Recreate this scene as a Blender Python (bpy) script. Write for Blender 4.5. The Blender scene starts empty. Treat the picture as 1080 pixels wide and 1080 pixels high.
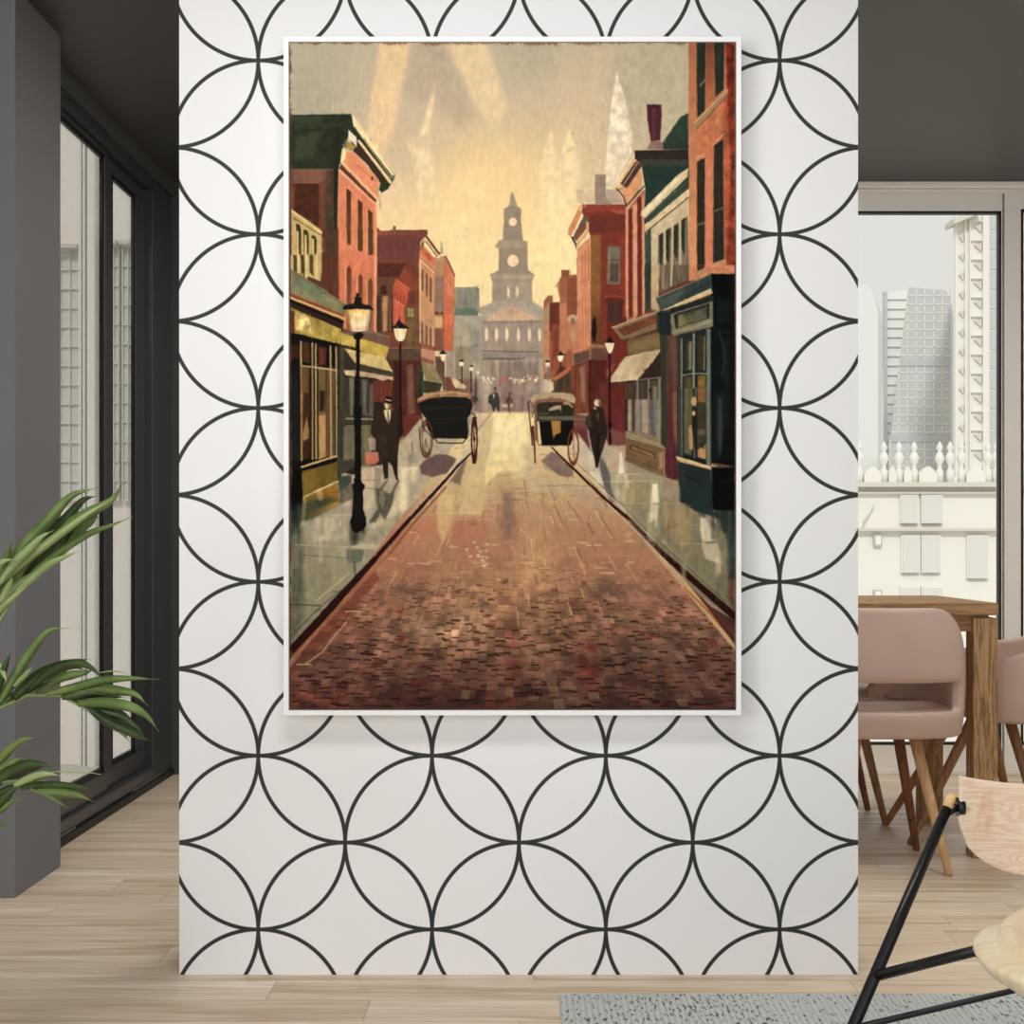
import bpy, bmesh, math, random
import numpy as np
from mathutils import Vector, Matrix
S = bpy.context.scene
COL = S.collection
PI = math.pi
H = 0.95            # eye height
F = 1500.0          # focal length in px of a 1080 frame
VX, VY = 555.0, 575.0

def P(px, py, Y):
    return Vector(((px - VX) / F * Y, Y, H - (py - VY) / F * Y))

def srgb(r, g, b):
    def c(v):
        v /= 255.0
        return v / 12.92 if v <= 0.04045 else ((v + 0.055) / 1.055) ** 2.4
    return (c(r), c(g), c(b), 1.0)

# ------------------------------------------------------------ node helpers
class NT:
    def __init__(s, name):
        s.m = bpy.data.materials.new(name); s.m.use_nodes = True
        s.t = s.m.node_tree; s.t.nodes.clear()
        s.out = s.t.nodes.new('ShaderNodeOutputMaterial')
    def n(s, typ, ins=None, **kw):
        nd = s.t.nodes.new('ShaderNode' + typ)
        for k, v in kw.items(): setattr(nd, k, v)
        if ins:
            for k, v in ins.items():
                sock = nd.inputs[k]
                if isinstance(v, bpy.types.NodeSocket): s.t.links.new(v, sock)
                else: sock.default_value = v
        return nd
    def math(s, op, a, b=0.0, c=0.0):
        return s.n('Math', {0: a, 1: b, 2: c}, operation=op).outputs[0]
    def pos(s):
        g = s.n('NewGeometry'); x = s.n('SeparateXYZ', {0: g.outputs['Position']})
        return g.outputs['Position'], x.outputs[0], x.outputs[1], x.outputs[2]
    def objpos(s):
        g = s.n('TexCoord'); return g.outputs['Object']
    def mapr(s, v, a, b, c=0.0, d=1.0):
        return s.n('MapRange', {0: v, 1: a, 2: b, 3: c, 4: d}).outputs[0]
    def mix(s, f, a, b, blend='MIX'):
        m = s.n('Mix', data_type='RGBA', blend_type=blend)
        for i, v in ((0, f), (6, a), (7, b)):
            if isinstance(v, bpy.types.NodeSocket): s.t.links.new(v, m.inputs[i])
            else: m.inputs[i].default_value = v
        return m.outputs[2]
    def scale(s, vec, sx, sy, sz):
        return s.n('VectorMath', {0: vec, 1: (sx, sy, sz)}, operation='MULTIPLY').outputs[0]
    def noise(s, vec, sc, det=4, rough=.5, dist=0.0):
        return s.n('TexNoise', {'Vector': vec, 'Scale': sc, 'Detail': det, 'Roughness': rough, 'Distortion': dist}).outputs[0]
    def bsdf(s, color, rough=.5, metal=0.0, spec=.5, bump=None, bstr=.2, bdist=.01, **kw):
        b = s.n('BsdfPrincipled')
        for k, v in (('Base Color', color), ('Roughness', rough), ('Metallic', metal), ('Specular IOR Level', spec)):
            if isinstance(v, bpy.types.NodeSocket): s.t.links.new(v, b.inputs[k])
            else: b.inputs[k].default_value = v
        for k, v in kw.items(): b.inputs[k].default_value = v
        if bump is not None:
            bn = s.n('Bump', {'Strength': bstr, 'Distance': bdist, 'Height': bump})
            s.t.links.new(bn.outputs[0], b.inputs['Normal'])
        s.t.links.new(b.outputs[0], s.out.inputs[0])
        return s.m

def plain(name, rgb, rough=.5, metal=0, spec=.5, var=.06, nscale=6.0, **kw):
    t = NT(name); v = t.objpos()
    nz = t.noise(v, nscale, 3)
    c = srgb(*rgb)
    d = tuple(x * (1 - var) for x in c[:3]) + (1,)
    u = tuple(min(1, x * (1 + var)) for x in c[:3]) + (1,)
    return t.bsdf(t.mix(nz, d, u), rough, metal, spec, **kw)

def wood(name, light, dark, axis=0, rough=.45, scale=1.0, contrast=1.0, spec=.4):
    t = NT(name); v = t.objpos()
    s = [22 * scale] * 3; s[axis] = 1.6 * scale
    v2 = t.scale(v, *s)
    n1 = t.noise(v2, 1.6, 5, .6, .6)
    n2 = t.noise(v2, 6.0, 3, .5)
    w = t.math('SINE', t.math('MULTIPLY', n1, 38.0))
    w = t.mapr(w, -1, 1, 0, 1)
    f = t.math('ADD', t.math('MULTIPLY', w, .55 * contrast), t.math('MULTIPLY', n2, .45))
    c = t.mix(f, srgb(*dark), srgb(*light))
    return t.bsdf(c, rough, 0, spec, bump=f, bstr=.12, bdist=.002)

# ------------------------------------------------------------ mesh helpers
class MB:
    def __init__(s): s.bm = bmesh.new()
    def box(s, x0, x1, y0, y1, z0, z1, mi=0):
        vs = [s.bm.verts.new((x, y, z)) for z in (z0, z1) for y in (y0, y1) for x in (x0, x1)]
        for f in ((0, 2, 3, 1), (4, 5, 7, 6), (0, 1, 5, 4), (2, 6, 7, 3), (0, 4, 6, 2), (1, 3, 7, 5)):
            fc = s.bm.faces.new([vs[i] for i in f]); fc.material_index = mi
        return s
    def tube(s, p0, p1, r0, r1=None, n=20, cap=True):
        r1 = r0 if r1 is None else r1
        p0, p1 = Vector(p0), Vector(p1); d = (p1 - p0).normalized()
        a = d.orthogonal().normalized(); b = d.cross(a)
        rings = []
        for p, r in ((p0, r0), (p1, r1)):
            rings.append([s.bm.verts.new(p + (a * math.cos(2 * PI * i / n) + b * math.sin(2 * PI * i / n)) * r) for i in range(n)])
        for i in range(n):
            f = s.bm.faces.new((rings[0][i], rings[0][(i + 1) % n], rings[1][(i + 1) % n], rings[1][i])); f.smooth = True
        if cap:
            s.bm.faces.new(rings[0][::-1]); s.bm.faces.new(rings[1])
        return s
    def path(s, pts, radii, n=12):
        rings = []; pts = [Vector(p) for p in pts]; a = None
        for i, p in enumerate(pts):
            d = (pts[min(i + 1, len(pts) - 1)] - pts[max(i - 1, 0)]).normalized()
            a = d.orthogonal().normalized() if a is None else (a - d * a.dot(d)).normalized()
            b = d.cross(a)
            r = radii[i] if hasattr(radii, '__len__') else radii
            rings.append([s.bm.verts.new(p + (a * math.cos(2 * PI * k / n) + b * math.sin(2 * PI * k / n)) * r) for k in range(n)])
        for i in range(len(rings) - 1):
            for k in range(n):
                f = s.bm.faces.new((rings[i][k], rings[i][(k + 1) % n], rings[i + 1][(k + 1) % n], rings[i + 1][k])); f.smooth = True
        s.bm.faces.new(rings[0][::-1]); s.bm.faces.new(rings[-1])
        return s
    def lathe(s, prof, n=24, c=(0, 0, 0)):
        rings = [[s.bm.verts.new((c[0] + r * math.cos(2 * PI * k / n), c[1] + r * math.sin(2 * PI * k / n), c[2] + z)) for k in range(n)] for r, z in prof]
        for i in range(len(rings) - 1):
            for k in range(n):
                f = s.bm.faces.new((rings[i][k], rings[i][(k + 1) % n], rings[i + 1][(k + 1) % n], rings[i + 1][k])); f.smooth = True
        s.bm.faces.new(rings[0][::-1]); s.bm.faces.new(rings[-1])
        return s
    def prism(s, pts, axis, a0, a1):
        # pts: 2D outline in the other two axes
        def mk(p, a):
            q = [p[0], p[1]]; q.insert(axis, a); return s.bm.verts.new(q)
        A = [mk(p, a0) for p in pts]; B = [mk(p, a1) for p in pts]
        n = len(pts)
        s.bm.faces.new(A); s.bm.faces.new(B[::-1])
        for i in range(n): s.bm.faces.new((A[i], B[i], B[(i + 1) % n], A[(i + 1) % n]))
        return s
    def build(s, name, mat, parent=None, bevel=0, sub=0, seg=2, loc=None):
        bmesh.ops.recalc_face_normals(s.bm, faces=s.bm.faces)
        me = bpy.data.meshes.new(name); s.bm.to_mesh(me); s.bm.free()
        for m in (mat if isinstance(mat, (list, tuple)) else [mat]): me.materials.append(m)
        o = bpy.data.objects.new(name, me); COL.objects.link(o)
        if parent: o.parent = parent
        if loc: o.location = loc
        if bevel:
            b = o.modifiers.new('bevel', 'BEVEL'); b.width = bevel; b.segments = seg; b.limit_method = 'ANGLE'
        if sub:
            b = o.modifiers.new('sub', 'SUBSURF'); b.levels = sub; b.render_levels = sub
        return o

def tag(o, label=None, cat=None, group=None, kind=None):
    if label: o['label'] = label
    if cat: o['category'] = cat
    if group: o['group'] = group
    if kind: o['kind'] = kind
    return o
def empty(name, loc=(0, 0, 0), rz=0.0):
    o = bpy.data.objects.new(name, None); COL.objects.link(o); o.location = loc; o.rotation_euler = (0, 0, rz); o.empty_display_size = .1
    return o
def struct(o, label=None): 
    o['kind'] = 'structure'
    if label: o['label'] = label
    return o

# ------------------------------------------------------------ camera & view
cd = bpy.data.cameras.new('camera'); cam = bpy.data.objects.new('camera', cd); COL.objects.link(cam)
cam.location = (0, 0, H); cam.rotation_euler = (PI / 2, 0, 0)
cd.sensor_width = 36; cd.sensor_height = 36; cd.sensor_fit = 'HORIZONTAL'; cd.lens = 36 * F / 1080
cd.shift_x = (540 - VX) / 1080; cd.shift_y = (VY - 540) / 1080; cd.clip_start = .05; cd.clip_end = 1000
S.camera = cam
vs = S.view_settings
S.display_settings.display_device = 'sRGB'
vs.view_transform = 'Standard'; vs.look = 'None'; vs.gamma = 1.0; vs.use_curve_mapping = False
vs.exposure = 0.0

# ------------------------------------------------------------ materials
def mat_floor():
    t = NT('oak_planks'); p, x, y, z = t.pos()
    W, L = .135, 1.25
    row = t.math('FLOOR', t.math('DIVIDE', y, W))
    off = t.n('TexWhiteNoise', {'W': row}, noise_dimensions='1D').outputs[0]
    xo = t.math('DIVIDE', t.math('ADD', x, t.math('MULTIPLY', off, 5.0)), L)
    col = t.math('FLOOR', xo)
    idv = t.n('CombineXYZ', {0: col, 1: row, 2: 3.3}).outputs[0]
    rnd = t.n('TexWhiteNoise', {'Vector': idv}, noise_dimensions='3D').outputs[0]
    # grain stretched along X, shifted per plank
    sh = t.n('CombineXYZ', {0: t.math('MULTIPLY', rnd, 37.0), 1: t.math('MULTIPLY', rnd, 11.0), 2: 0.0}).outputs[0]
    v = t.n('VectorMath', {0: p, 1: sh}, operation='ADD').outputs[0]
    g1 = t.noise(t.scale(v, 1.1, 14, 1), 1.0, 5, .55, .8)
    g2 = t.noise(t.scale(v, 5, 120, 1), 1.0, 3, .5)
    rings = t.mapr(t.math('SINE', t.math('MULTIPLY', g1, 30.0)), -1, 1, 0, 1)
    f = t.math('ADD', t.math('MULTIPLY', rings, .16), t.mapr(t.math('ADD', t.math('MULTIPLY', g1, .62), t.math('MULTIPLY', g2, .38)), .36, .62, 0, .84))
    c = t.mix(f, srgb(190, 162, 130), srgb(250, 236, 214))
    c = t.mix(t.mapr(rnd, 0, 1, 0, .45), c, srgb(204, 180, 150))
    fy = t.math('FRACT', t.math('DIVIDE', y, W)); fx = t.math('FRACT', xo)
    e = t.math('MINIMUM', t.math('MINIMUM', fy, t.math('SUBTRACT', 1.0, fy)), t.math('MULTIPLY', t.math('MINIMUM', fx, t.math('SUBTRACT', 1.0, fx)), L / W))
    seam = t.mapr(e, 0.0, .016, .45, 0)
    c = t.mix(seam, c, srgb(92, 70, 52))
    return t.bsdf(c, t.mapr(f, 0, 1, .5, .38), 0, .35, bump=t.math('SUBTRACT', t.math('MULTIPLY', f, .2), seam), bstr=.12, bdist=.002)

def mat_wallpaper():
    t = NT('circle_wallpaper'); p, x, y, z = t.pos()
    sp = 183.3 / 476.8; r = sp / 2
    x0 = (364 - VX) / 476.8; z0 = H - (797 - VY) / 476.8
    def grid(cx, cz):
        a = t.math('DIVIDE', t.math('SUBTRACT', x, cx), sp); b = t.math('DIVIDE', t.math('SUBTRACT', z, cz), sp)
        a = t.math('SUBTRACT', a, t.math('ROUND', a)); b = t.math('SUBTRACT', b, t.math('ROUND', b))
        d = t.math('SQRT', t.math('ADD', t.math('MULTIPLY', a, a), t.math('MULTIPLY', b, b)))
        return t.math('ABSOLUTE', t.math('SUBTRACT', d, .5 - .0))
    d = t.math('MINIMUM', grid(x0, z0), grid(x0 + r, z0 + r))
    line = t.mapr(d, .0095, .0135, 1, 0)
    # only on the front face
    c = t.mix(line, srgb(240, 240, 241), srgb(50, 50, 47))
    n = t.noise(t.scale(p, 1, 1, 1), 120, 3)
    return t.bsdf(c, .55, 0, .25, bump=n, bstr=.03, bdist=.001)

M = {}
M['floor'] = mat_floor()
M['paper'] = mat_wallpaper()
M['ceil'] = plain('charcoal_ceiling_paint', (78, 78, 77), .5, 0, .3)
M['pillar'] = plain('grey_column_paint', (114, 114, 116), .6, 0, .3, .03)
M['dwall'] = plain('charcoal_wall_paint', (84, 84, 83), .6, 0, .3)
M['dframe'] = plain('charcoal_powder_coat', (66, 66, 67), .35, 0, .5, .03)
M['gasket'] = plain('black_gasket', (18, 18, 18), .5)
M['wframe'] = plain('warm_white_frame_lacquer', (243, 239, 232), .4, 0, .4, .02)
M['wall'] = plain('white_plaster', (225, 223, 219), .8, 0, .2, .02)
M['metal'] = plain('brushed_sill_metal', (150, 150, 150), .3, .8)
t = NT('window_glass')
_g = t.n('BsdfGlossy', {'Roughness': .02}); _t = t.n('BsdfTransparent', {'Color': (.97, .975, .97, 1)})
_f = t.n('LayerWeight', {'Blend': .12}); _m = t.n('MixShader', {0: t.math('MULTIPLY', _f.outputs[0], .55), 1: _t.outputs[0], 2: _g.outputs[0]})
t.t.links.new(_m.outputs[0], t.out.inputs[0]); M['glass'] = t.m

# ------------------------------------------------------------ room shell
CZ = H + 383 * 5.89 / F     # ceiling height 2.454
BY = 5.89                   # back wall
LX = -1.458
RX = 3.1
RY = -2.6
struct(MB().prism([(-3.2, RY - .2), (RX + .3, RY - .2), (RX + .3, BY + .25), (-1.50, BY + .25), (-1.50, 4.1), (-3.2, 4.1)], 2, -.12, 0).build('floor', M['floor']), 'pale oak plank floor')
struct(MB().prism([(-3.2, RY - .2), (RX + .3, RY - .2), (RX + .3, BY + .25), (-1.50, BY + .25), (-1.50, 4.1), (-3.2, 4.1)], 2, CZ, CZ + .15).build('ceiling', M['ceil']), 'charcoal painted ceiling')
struct(MB().box(RX, RX + .2, RY, BY + .2, 0, CZ).build('wall_right', M['wall']))
struct(MB().box(-3.1, RX, RY - .2, RY, 0, CZ).build('wall_rear', M['wall']))
# column at left with lighter front face
struct(MB().box(-2.1, -1.376, 3.83, 4.203, 0, CZ).build('column', M['pillar'], bevel=.002), 'grey square column left of the sliding door')
# left wall: header above the sliding door and short piece behind it
DT = 2.393      # door head
lw = MB(); lw.box(LX - .045, LX, 4.203, BY, DT, CZ)
struct(lw.build('wall_left', M['dwall']), 'charcoal wall strip above the sliding door')
struct(MB().box(-3.1, -2.1, RY, 3.9, 0, CZ).build('wall_front_left', M['wall']) if False else MB().box(-3.3, -3.1, RY, 3.83, 0, CZ).build('wall_far_left', M['wall']))
struct(MB().box(-3.1, -2.1, 3.83, 4.0, 0, CZ).build('wall_return', M['pillar']))
# back wall: dark part left (with the panel in front), window part right
struct(MB().prism([(LX - .03, BY), (.95, BY), (.95, BY + .2), (LX + .10, BY + .2)], 2, 0, CZ).build('wall_back', M['dwall']), 'charcoal back wall beside the white window')

# --- partition panel with circle wallpaper
PX0, PX1, PY = (189 - VX) / F * 3.146, (905 - VX) / F * 3.146, 3.146
struct(MB().box(PX0, PX1, PY, PY + .22, 0, CZ).build('partition_wall', M['paper']), 'white partition with grey interlocking circle pattern')

# --- sliding door on the left (door_1)
door = struct(empty('door_1', (LX, 5.0, 0)), 'charcoal framed sliding glass door at left')
def part(mb, name, mat, par, **k):
    for v in mb.bm.verts: v.co -= par.location
    return mb.build(name, mat, par, **k)
def sideY(px):           # depth on plane X where the wall is seen at px
    return LX * F / (px - VX)
fr = MB()
X0, X1 = -1.52, LX - .012
fr.box(X0, X1, 4.26, 5.60, 2.350, DT)              # head
fr.box(X0, X1, 4.26, 5.60, .03, .075)              # bottom rail
fr.box(X0, X1, 5.60, 5.89, .03, DT)
fr.box(X0, X1, 4.203, 4.26, .03, DT)
part(fr, 'door_frame', M['dframe'], door, bevel=.004)
part(MB().box(-1.55, LX, 4.203, 5.89, 0, .03), 'threshold', M['gasket'], door, bevel=.003)
for ya, yb in ((4.22, 4.62), (5.30, 5.80)):
    part(MB().box(LX - .045, LX - .006, ya, yb, .030, .036), 'track', M['metal'], door)
def sash(ya, yb, ga, gb, xin, za, zb, ca, cb):
    """outer ya..yb x za..zb, clear glass ga..gb x ca..cb, inner face at xin"""
    p = MB(); x0, x1 = xin - .018, xin
    p.box(x0, x1, ya, yb, cb, zb); p.box(x0, x1, ya, yb, za, ca)
    p.box(x0, x1, ya, ga, ca, cb); p.box(x0, x1, gb, yb, ca, cb)
    s = part(p, 'sash', M['dframe'], door, bevel=.006)
    g = MB(); w = .018
    g.box(x1 - .014, x1 - .003, ga, gb, ca, ca + w); g.box(x1 - .014, x1 - .003, ga, gb, cb - w, cb)
    g.box(x1 - .014, x1 - .003, ga, ga + w, ca, cb); g.box(x1 - .014, x1 - .003, gb - w, gb, ca, cb)
    o = g.build('gasket', M['gasket'], s); o.data.transform(Matrix.Translation(-door.location))
    g = MB().box(x1 - .010, x1 - .006, ga, gb, ca, cb).build('pane', M['glass'], s)
    g.data.transform(Matrix.Translation(-door.location))
sash(4.26, 5.06, 4.30, 5.02, LX - .030, .075, 2.350, .150, 2.330)
sash(5.064, 5.62, 5.165, 5.475, LX - .045, .075, 2.350, .150, 2.300)

# --- white window at the back right (window_1)
win = struct(empty('window_1', (2.0, BY, 0)), 'white framed window wall behind the dining table')
sc = BY / F
def wz(py): return H - (py - VY) * sc
def wx(px): return (px - VX) * sc
f = MB()
WL = .95
f.box(WL, RX, BY, BY + .2, wz(198), CZ)                # cornice strip
f.box(WL, RX, BY + .02, BY + .2, wz(203), wz(198))
f.box(WL, RX, BY - .012, BY + .2, wz(196), wz(192))
f.box(WL, RX, BY + .0, BY + .2, 0, wz(806))           # plinth
f.box(WL, RX, BY - .008, BY, 0, wz(811))
f.box(WL, WL + .1, BY, BY + .2, wz(806), wz(203))
part(f, 'outer_frame', M['wframe'], win, bevel=.003)
def wsash(xa, xb, ga, gb, dz=0):
    p = MB(); y0, y1 = BY + .012, BY + .08
    zt, zb = wz(203), wz(806); gt, gb_ = wz(222) + dz, wz(786)
    p.box(xa, xb, y0, y1, gt, zt); p.box(xa, xb, y0, y1, zb, gb_)
    p.box(xa, ga, y0, y1, gb_, gt); p.box(gb, xb, y0, y1, gb_, gt)
    s = part(p, 'sash', M['wframe'], win, bevel=.002)
    g = MB(); w = .010
    g.box(ga, gb, y0 - .001, y0 + .03, gt - w, gt); g.box(ga, gb, y0 - .001, y0 + .03, gb_, gb_ + w)
    g.box(ga, ga + w, y0 - .001, y0 + .03, gb_, gt); g.box(gb - w, gb, y0 - .001, y0 + .03, gb_, gt)
    o = g.build('gasket', M['gasket'], s); o.data.transform(Matrix.Translation(-win.location))
    o = MB().box(ga, gb, y0 + .02, y0 + .026, gb_, gt).build('pane', M['glass'], s); o.data.transform(Matrix.Translation(-win.location))
wsash(WL + .1, wx(1058.5), WL + .18, wx(1057))
wsash(wx(1060.5), RX - .05, wx(1078), RX - .12, .008)
part(MB().box(wx(1058.5), wx(1060.5), BY + .05, BY + .09, wz(806), wz(203)), 'joint', M['gasket'], win)
# ------------------------------------------------------------ dining table
M['oak'] = wood('brown_oak', (186, 152, 112), (130, 98, 66), 0, rough=.75, spec=.15)
M['oakv'] = wood('brown_oak_leg', (190, 154, 112), (112, 82, 52), 2, contrast=1.2, rough=.7, spec=.2)
tb = empty('dining_table', (.65, 4.62, 0))
tag(tb, 'brown oak dining table behind the partition, chairs tucked around it', 'table')
TF, TK, TR, TL, TZ = 4.30, 4.95, 1.428, -.25, .775
part(MB().box(TL, TR, TF, TK, TZ - .037, TZ), 'tabletop', M['oak'], tb, bevel=.002)
a = MB(); a.box(TL + .03, TR - .02, TF + .03, TF + .055, TZ - .088, TZ - .037); a.box(TL + .03, TR - .02, TK - .055, TK - .03, TZ - .088, TZ - .037)
a.box(TR - .06, TR - .035, TF + .05, TK - .05, TZ - .088, TZ - .037); a.box(TL + .035, TL + .06, TF + .05, TK - .05, TZ - .088, TZ - .037)
part(a, 'apron', M['oak'], tb)
for lx in (TL, TR - .074):
    for ly in (TF + .006, TK - .08):
        part(MB().box(lx, lx + .074, ly, ly + .074, 0, TZ - .046), 'leg', M['oakv'], tb, bevel=.0015)

# ------------------------------------------------------------ dining chairs
t = NT('taupe_leather'); v = t.objpos()
M['leather'] = t.bsdf(t.mix(t.noise(v, 9, 4), srgb(190, 162, 148), srgb(202, 176, 162)), .42, 0, .4, bump=t.noise(v, 260, 2), bstr=.06, bdist=.001)
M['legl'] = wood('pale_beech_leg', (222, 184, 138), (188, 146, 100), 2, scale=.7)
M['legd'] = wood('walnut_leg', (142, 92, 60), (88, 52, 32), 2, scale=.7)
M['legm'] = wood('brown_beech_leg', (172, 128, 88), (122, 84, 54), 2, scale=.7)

def tub_shell(root):
    bm = bmesh.new()
    zs = [.387, .405, .435, .468, .49, .52, .55, .60, .65, .70, .74, .773]
    us = [math.radians(a) for a in (-168, -150, -132, -114, -98, -84, -72, -61, -52, -43, -30, -15, 0, 15, 30, 43, 52, 61, 72, 84, 98, 114, 132, 150, 168)]
    HOLE = math.radians(49)
    def topz(u):
        a = abs(math.degrees(u))
        ks = [(0, .773), (34, .773), (45, .757), (56, .722), (68, .672), (82, .632), (110, .615), (140, .56), (168, .47)]
        for (a0, z0), (a1, z1) in zip(ks, ks[1:]):
            if a <= a1: return z0 + (z1 - z0) * (a - a0) / (a1 - a0)
        return ks[-1][1]
    def flare(z):
        ks = [(.387, .945), (.42, .975), (.47, .99), (.58, 1.0), (.65, .985), (.72, .945), (.773, .90)]
        for (a0, z0), (a1, z1) in zip(ks, ks[1:]):
            if z <= a1: return z0 + (z1 - z0) * (z - a0) / (a1 - a0)
        return ks[-1][1]
    def pt(u, z):
        s, c = math.sin(u), -math.cos(u)
        e = 2 / 3.0
        x = math.copysign(abs(s) ** e, s) * .25; y = math.copysign(abs(c) ** e, c) * .25
        k = flare(z)
        return (x * k, y * (k if y < 0 else 1), z)
    def grid(u0, u1, zfun, cols):
        pass
    V = {}
    for i, u in enumerate(us):
        T = topz(u)
        for j, z in enumerate(zs):
            if j >= 3:   # rows above the seat are squeezed under the local top
                zz = .468 + (z - .468) * (T - .468) / (.773 - .468)
                if abs(u) < math.radians(62) and j <= 6: zz = z
                zz = min(max(zz, .468 + .002 * (j - 3)), T)
            else: zz = z
            V[i, j] = bm.verts.new(pt(u, zz))
    for i in range(len(us) - 1):
        for j in range(len(zs) - 1):
            um = (us[i] + us[i + 1]) / 2
            if abs(um) < HOLE and 3 <= j <= 5: continue
            f = bm.faces.new((V[i, j], V[i + 1, j], V[i + 1, j + 1], V[i, j + 1])); f.smooth = True
    me = bpy.data.meshes.new('backrest'); bm.normal_update(); bmesh.ops.recalc_face_normals(bm, faces=bm.faces); bm.to_mesh(me); bm.free()
    me.materials.append(M['leather'])
    o = bpy.data.objects.new('backrest', me); COL.objects.link(o); o.parent = root
    s = o.modifiers.new('sol', 'SOLIDIFY'); s.thickness = .034; s.offset = -1; s.use_even_offset = False
    s = o.modifiers.new('sub', 'SUBSURF'); s.levels = 2; s.render_levels = 2
    return o
def seat_pan(root):
    bm = bmesh.new(); n = 32; rings = []
    for z, k in ((.387, .80), (.389, .88), (.40, .905), (.44, .92), (.457, .90), (.465, .82), (.462, .5), (.458, .2)):
        r = []
        for i in range(n):
            a = 2 * PI * i / n; s, c = math.sin(a), math.cos(a)
            x = math.copysign(abs(s) ** .67, s) * .25 * k; y = math.copysign(abs(c) ** .67, c) * .25 * k
            r.append(bm.verts.new((x, y, z)))
        rings.append(r)
    for a, b in zip(rings, rings[1:]):
        for i in range(n):
            f = bm.faces.new((a[i], a[(i + 1) % n], b[(i + 1) % n], b[i])); f.smooth = True
    bm.faces.new(rings[0][::-1]); bm.faces.new(rings[-1])
    me = bpy.data.meshes.new('seat'); bmesh.ops.recalc_face_normals(bm, faces=bm.faces); bm.to_mesh(me); bm.free(); me.materials.append(M['leather'])
    o = bpy.data.objects.new('seat', me); COL.objects.link(o); o.parent = root
    return o
def make_chair(loc, rz, label, legs):
    """legs: list of (local top xy, local floor xy, material)"""
    r = empty('dining_chair', loc, rz)
    tag(r, label, 'chair', 'taupe leather chairs around the dining table')
    seat_pan(r); tub_shell(r)
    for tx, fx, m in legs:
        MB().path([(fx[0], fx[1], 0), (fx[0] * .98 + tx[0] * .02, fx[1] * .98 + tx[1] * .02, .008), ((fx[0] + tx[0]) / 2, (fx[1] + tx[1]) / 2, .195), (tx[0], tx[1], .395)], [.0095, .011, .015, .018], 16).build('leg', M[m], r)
    return r
def L4(m1, m2, m3, m4, w=.155, d0=-.24, d1=.10, tw=.085, td=.12):
    return [((-tw, -td), (-w, d0), m1), ((tw, -td), (w, d0), m2), ((-tw, td * .6), (-w, d1), m3), ((tw, td * .6), (w, d1), m4)]
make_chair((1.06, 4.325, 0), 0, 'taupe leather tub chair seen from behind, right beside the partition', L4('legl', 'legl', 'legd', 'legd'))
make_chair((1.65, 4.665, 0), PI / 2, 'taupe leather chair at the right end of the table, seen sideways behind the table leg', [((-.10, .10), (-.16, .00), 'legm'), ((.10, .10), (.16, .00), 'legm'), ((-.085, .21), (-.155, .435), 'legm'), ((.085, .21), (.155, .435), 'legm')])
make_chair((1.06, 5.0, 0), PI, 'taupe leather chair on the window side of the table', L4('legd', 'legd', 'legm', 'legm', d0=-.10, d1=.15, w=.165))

# ------------------------------------------------------------ plywood chair with black tube frame, front right
M['black'] = plain('black_satin_metal', (22, 22, 22), .35, .2, .5, .02)
M['ply'] = None
t = NT('pale_ash_plywood'); v = t.objpos()
v2 = t.scale(v, 5, 5, 30)
n1 = t.noise(v2, 1.0, 4, .5, 1.2)
w = t.mapr(t.math('SINE', t.math('MULTIPLY', n1, 70.0)), -1, 1, 0, 1)
kn = t.mapr(t.noise(t.scale(v, 14, 14, 5), 1.0, 3, .6), .56, .68, 0, .8)
c = t.mix(w, srgb(232, 202, 174), srgb(244, 224, 202)); c = t.mix(kn, c, srgb(214, 148, 84))
M['ply'] = t.bsdf(c, .3, 0, .5, **{'Coat Weight': .3})
M['plyseat'] = None
t = NT('blond_ash_seat'); v = t.objpos()
n1 = t.noise(t.scale(v, 3, 10, 3), 1.0, 4, .5, 1.0)
c = t.mix(t.mapr(t.math('SINE', t.math('MULTIPLY', n1, 26.0)), -1, 1, 0, 1), srgb(228, 208, 168), srgb(240, 224, 190))
M['plyseat'] = t.bsdf(c, .32, 0, .5, **{'Coat Weight': .2})
M['tip'] = wood('pale_wood_tip', (236, 202, 150), (214, 170, 112), 2)

pc = empty('plywood_chair', (.80, 1.78, 0))
tag(pc, 'pale plywood chair with slanted black tube frame at the bottom right edge', 'chair')
def pathpart(pts, r, name, mat, par, n=16):
    mb = MB(); mb.path(pts, r, n); return part(mb, name, mat, par)
TOPL = P(999, 852, 2.05); FL = Vector((.286, 1.85, 0.0))
def legpt(z): 
    k = (TOPL.z - z) / TOPL.z
    return TOPL.lerp(FL, k)
lg = pathpart([legpt(TOPL.z), legpt(.4), legpt(.2), legpt(.0075)], [.0078, .0085, .009, .009], 'leg', M['black'], pc)
dirn = (TOPL - FL).normalized()
tip = pathpart([TOPL, TOPL + dirn * .012, TOPL + dirn * .020, TOPL + dirn * .0225], [.0078, .0078, .0062, .003], 'tip', M['tip'], pc)
pk = TOPL - dirn * .013
mb = MB(); mb.tube(pk, P(1011, 851, 2.05), .0045, n=14)
mb.tube(P(1009.5, 851, 2.05), P(1016, 851, 2.05), .0135, n=20)
mb.tube(P(1005.5, 851, 2.05), P(1007.5, 851, 2.05), .005, n=20)
part(mb, 'bolt', M['black'], pc)
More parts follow.
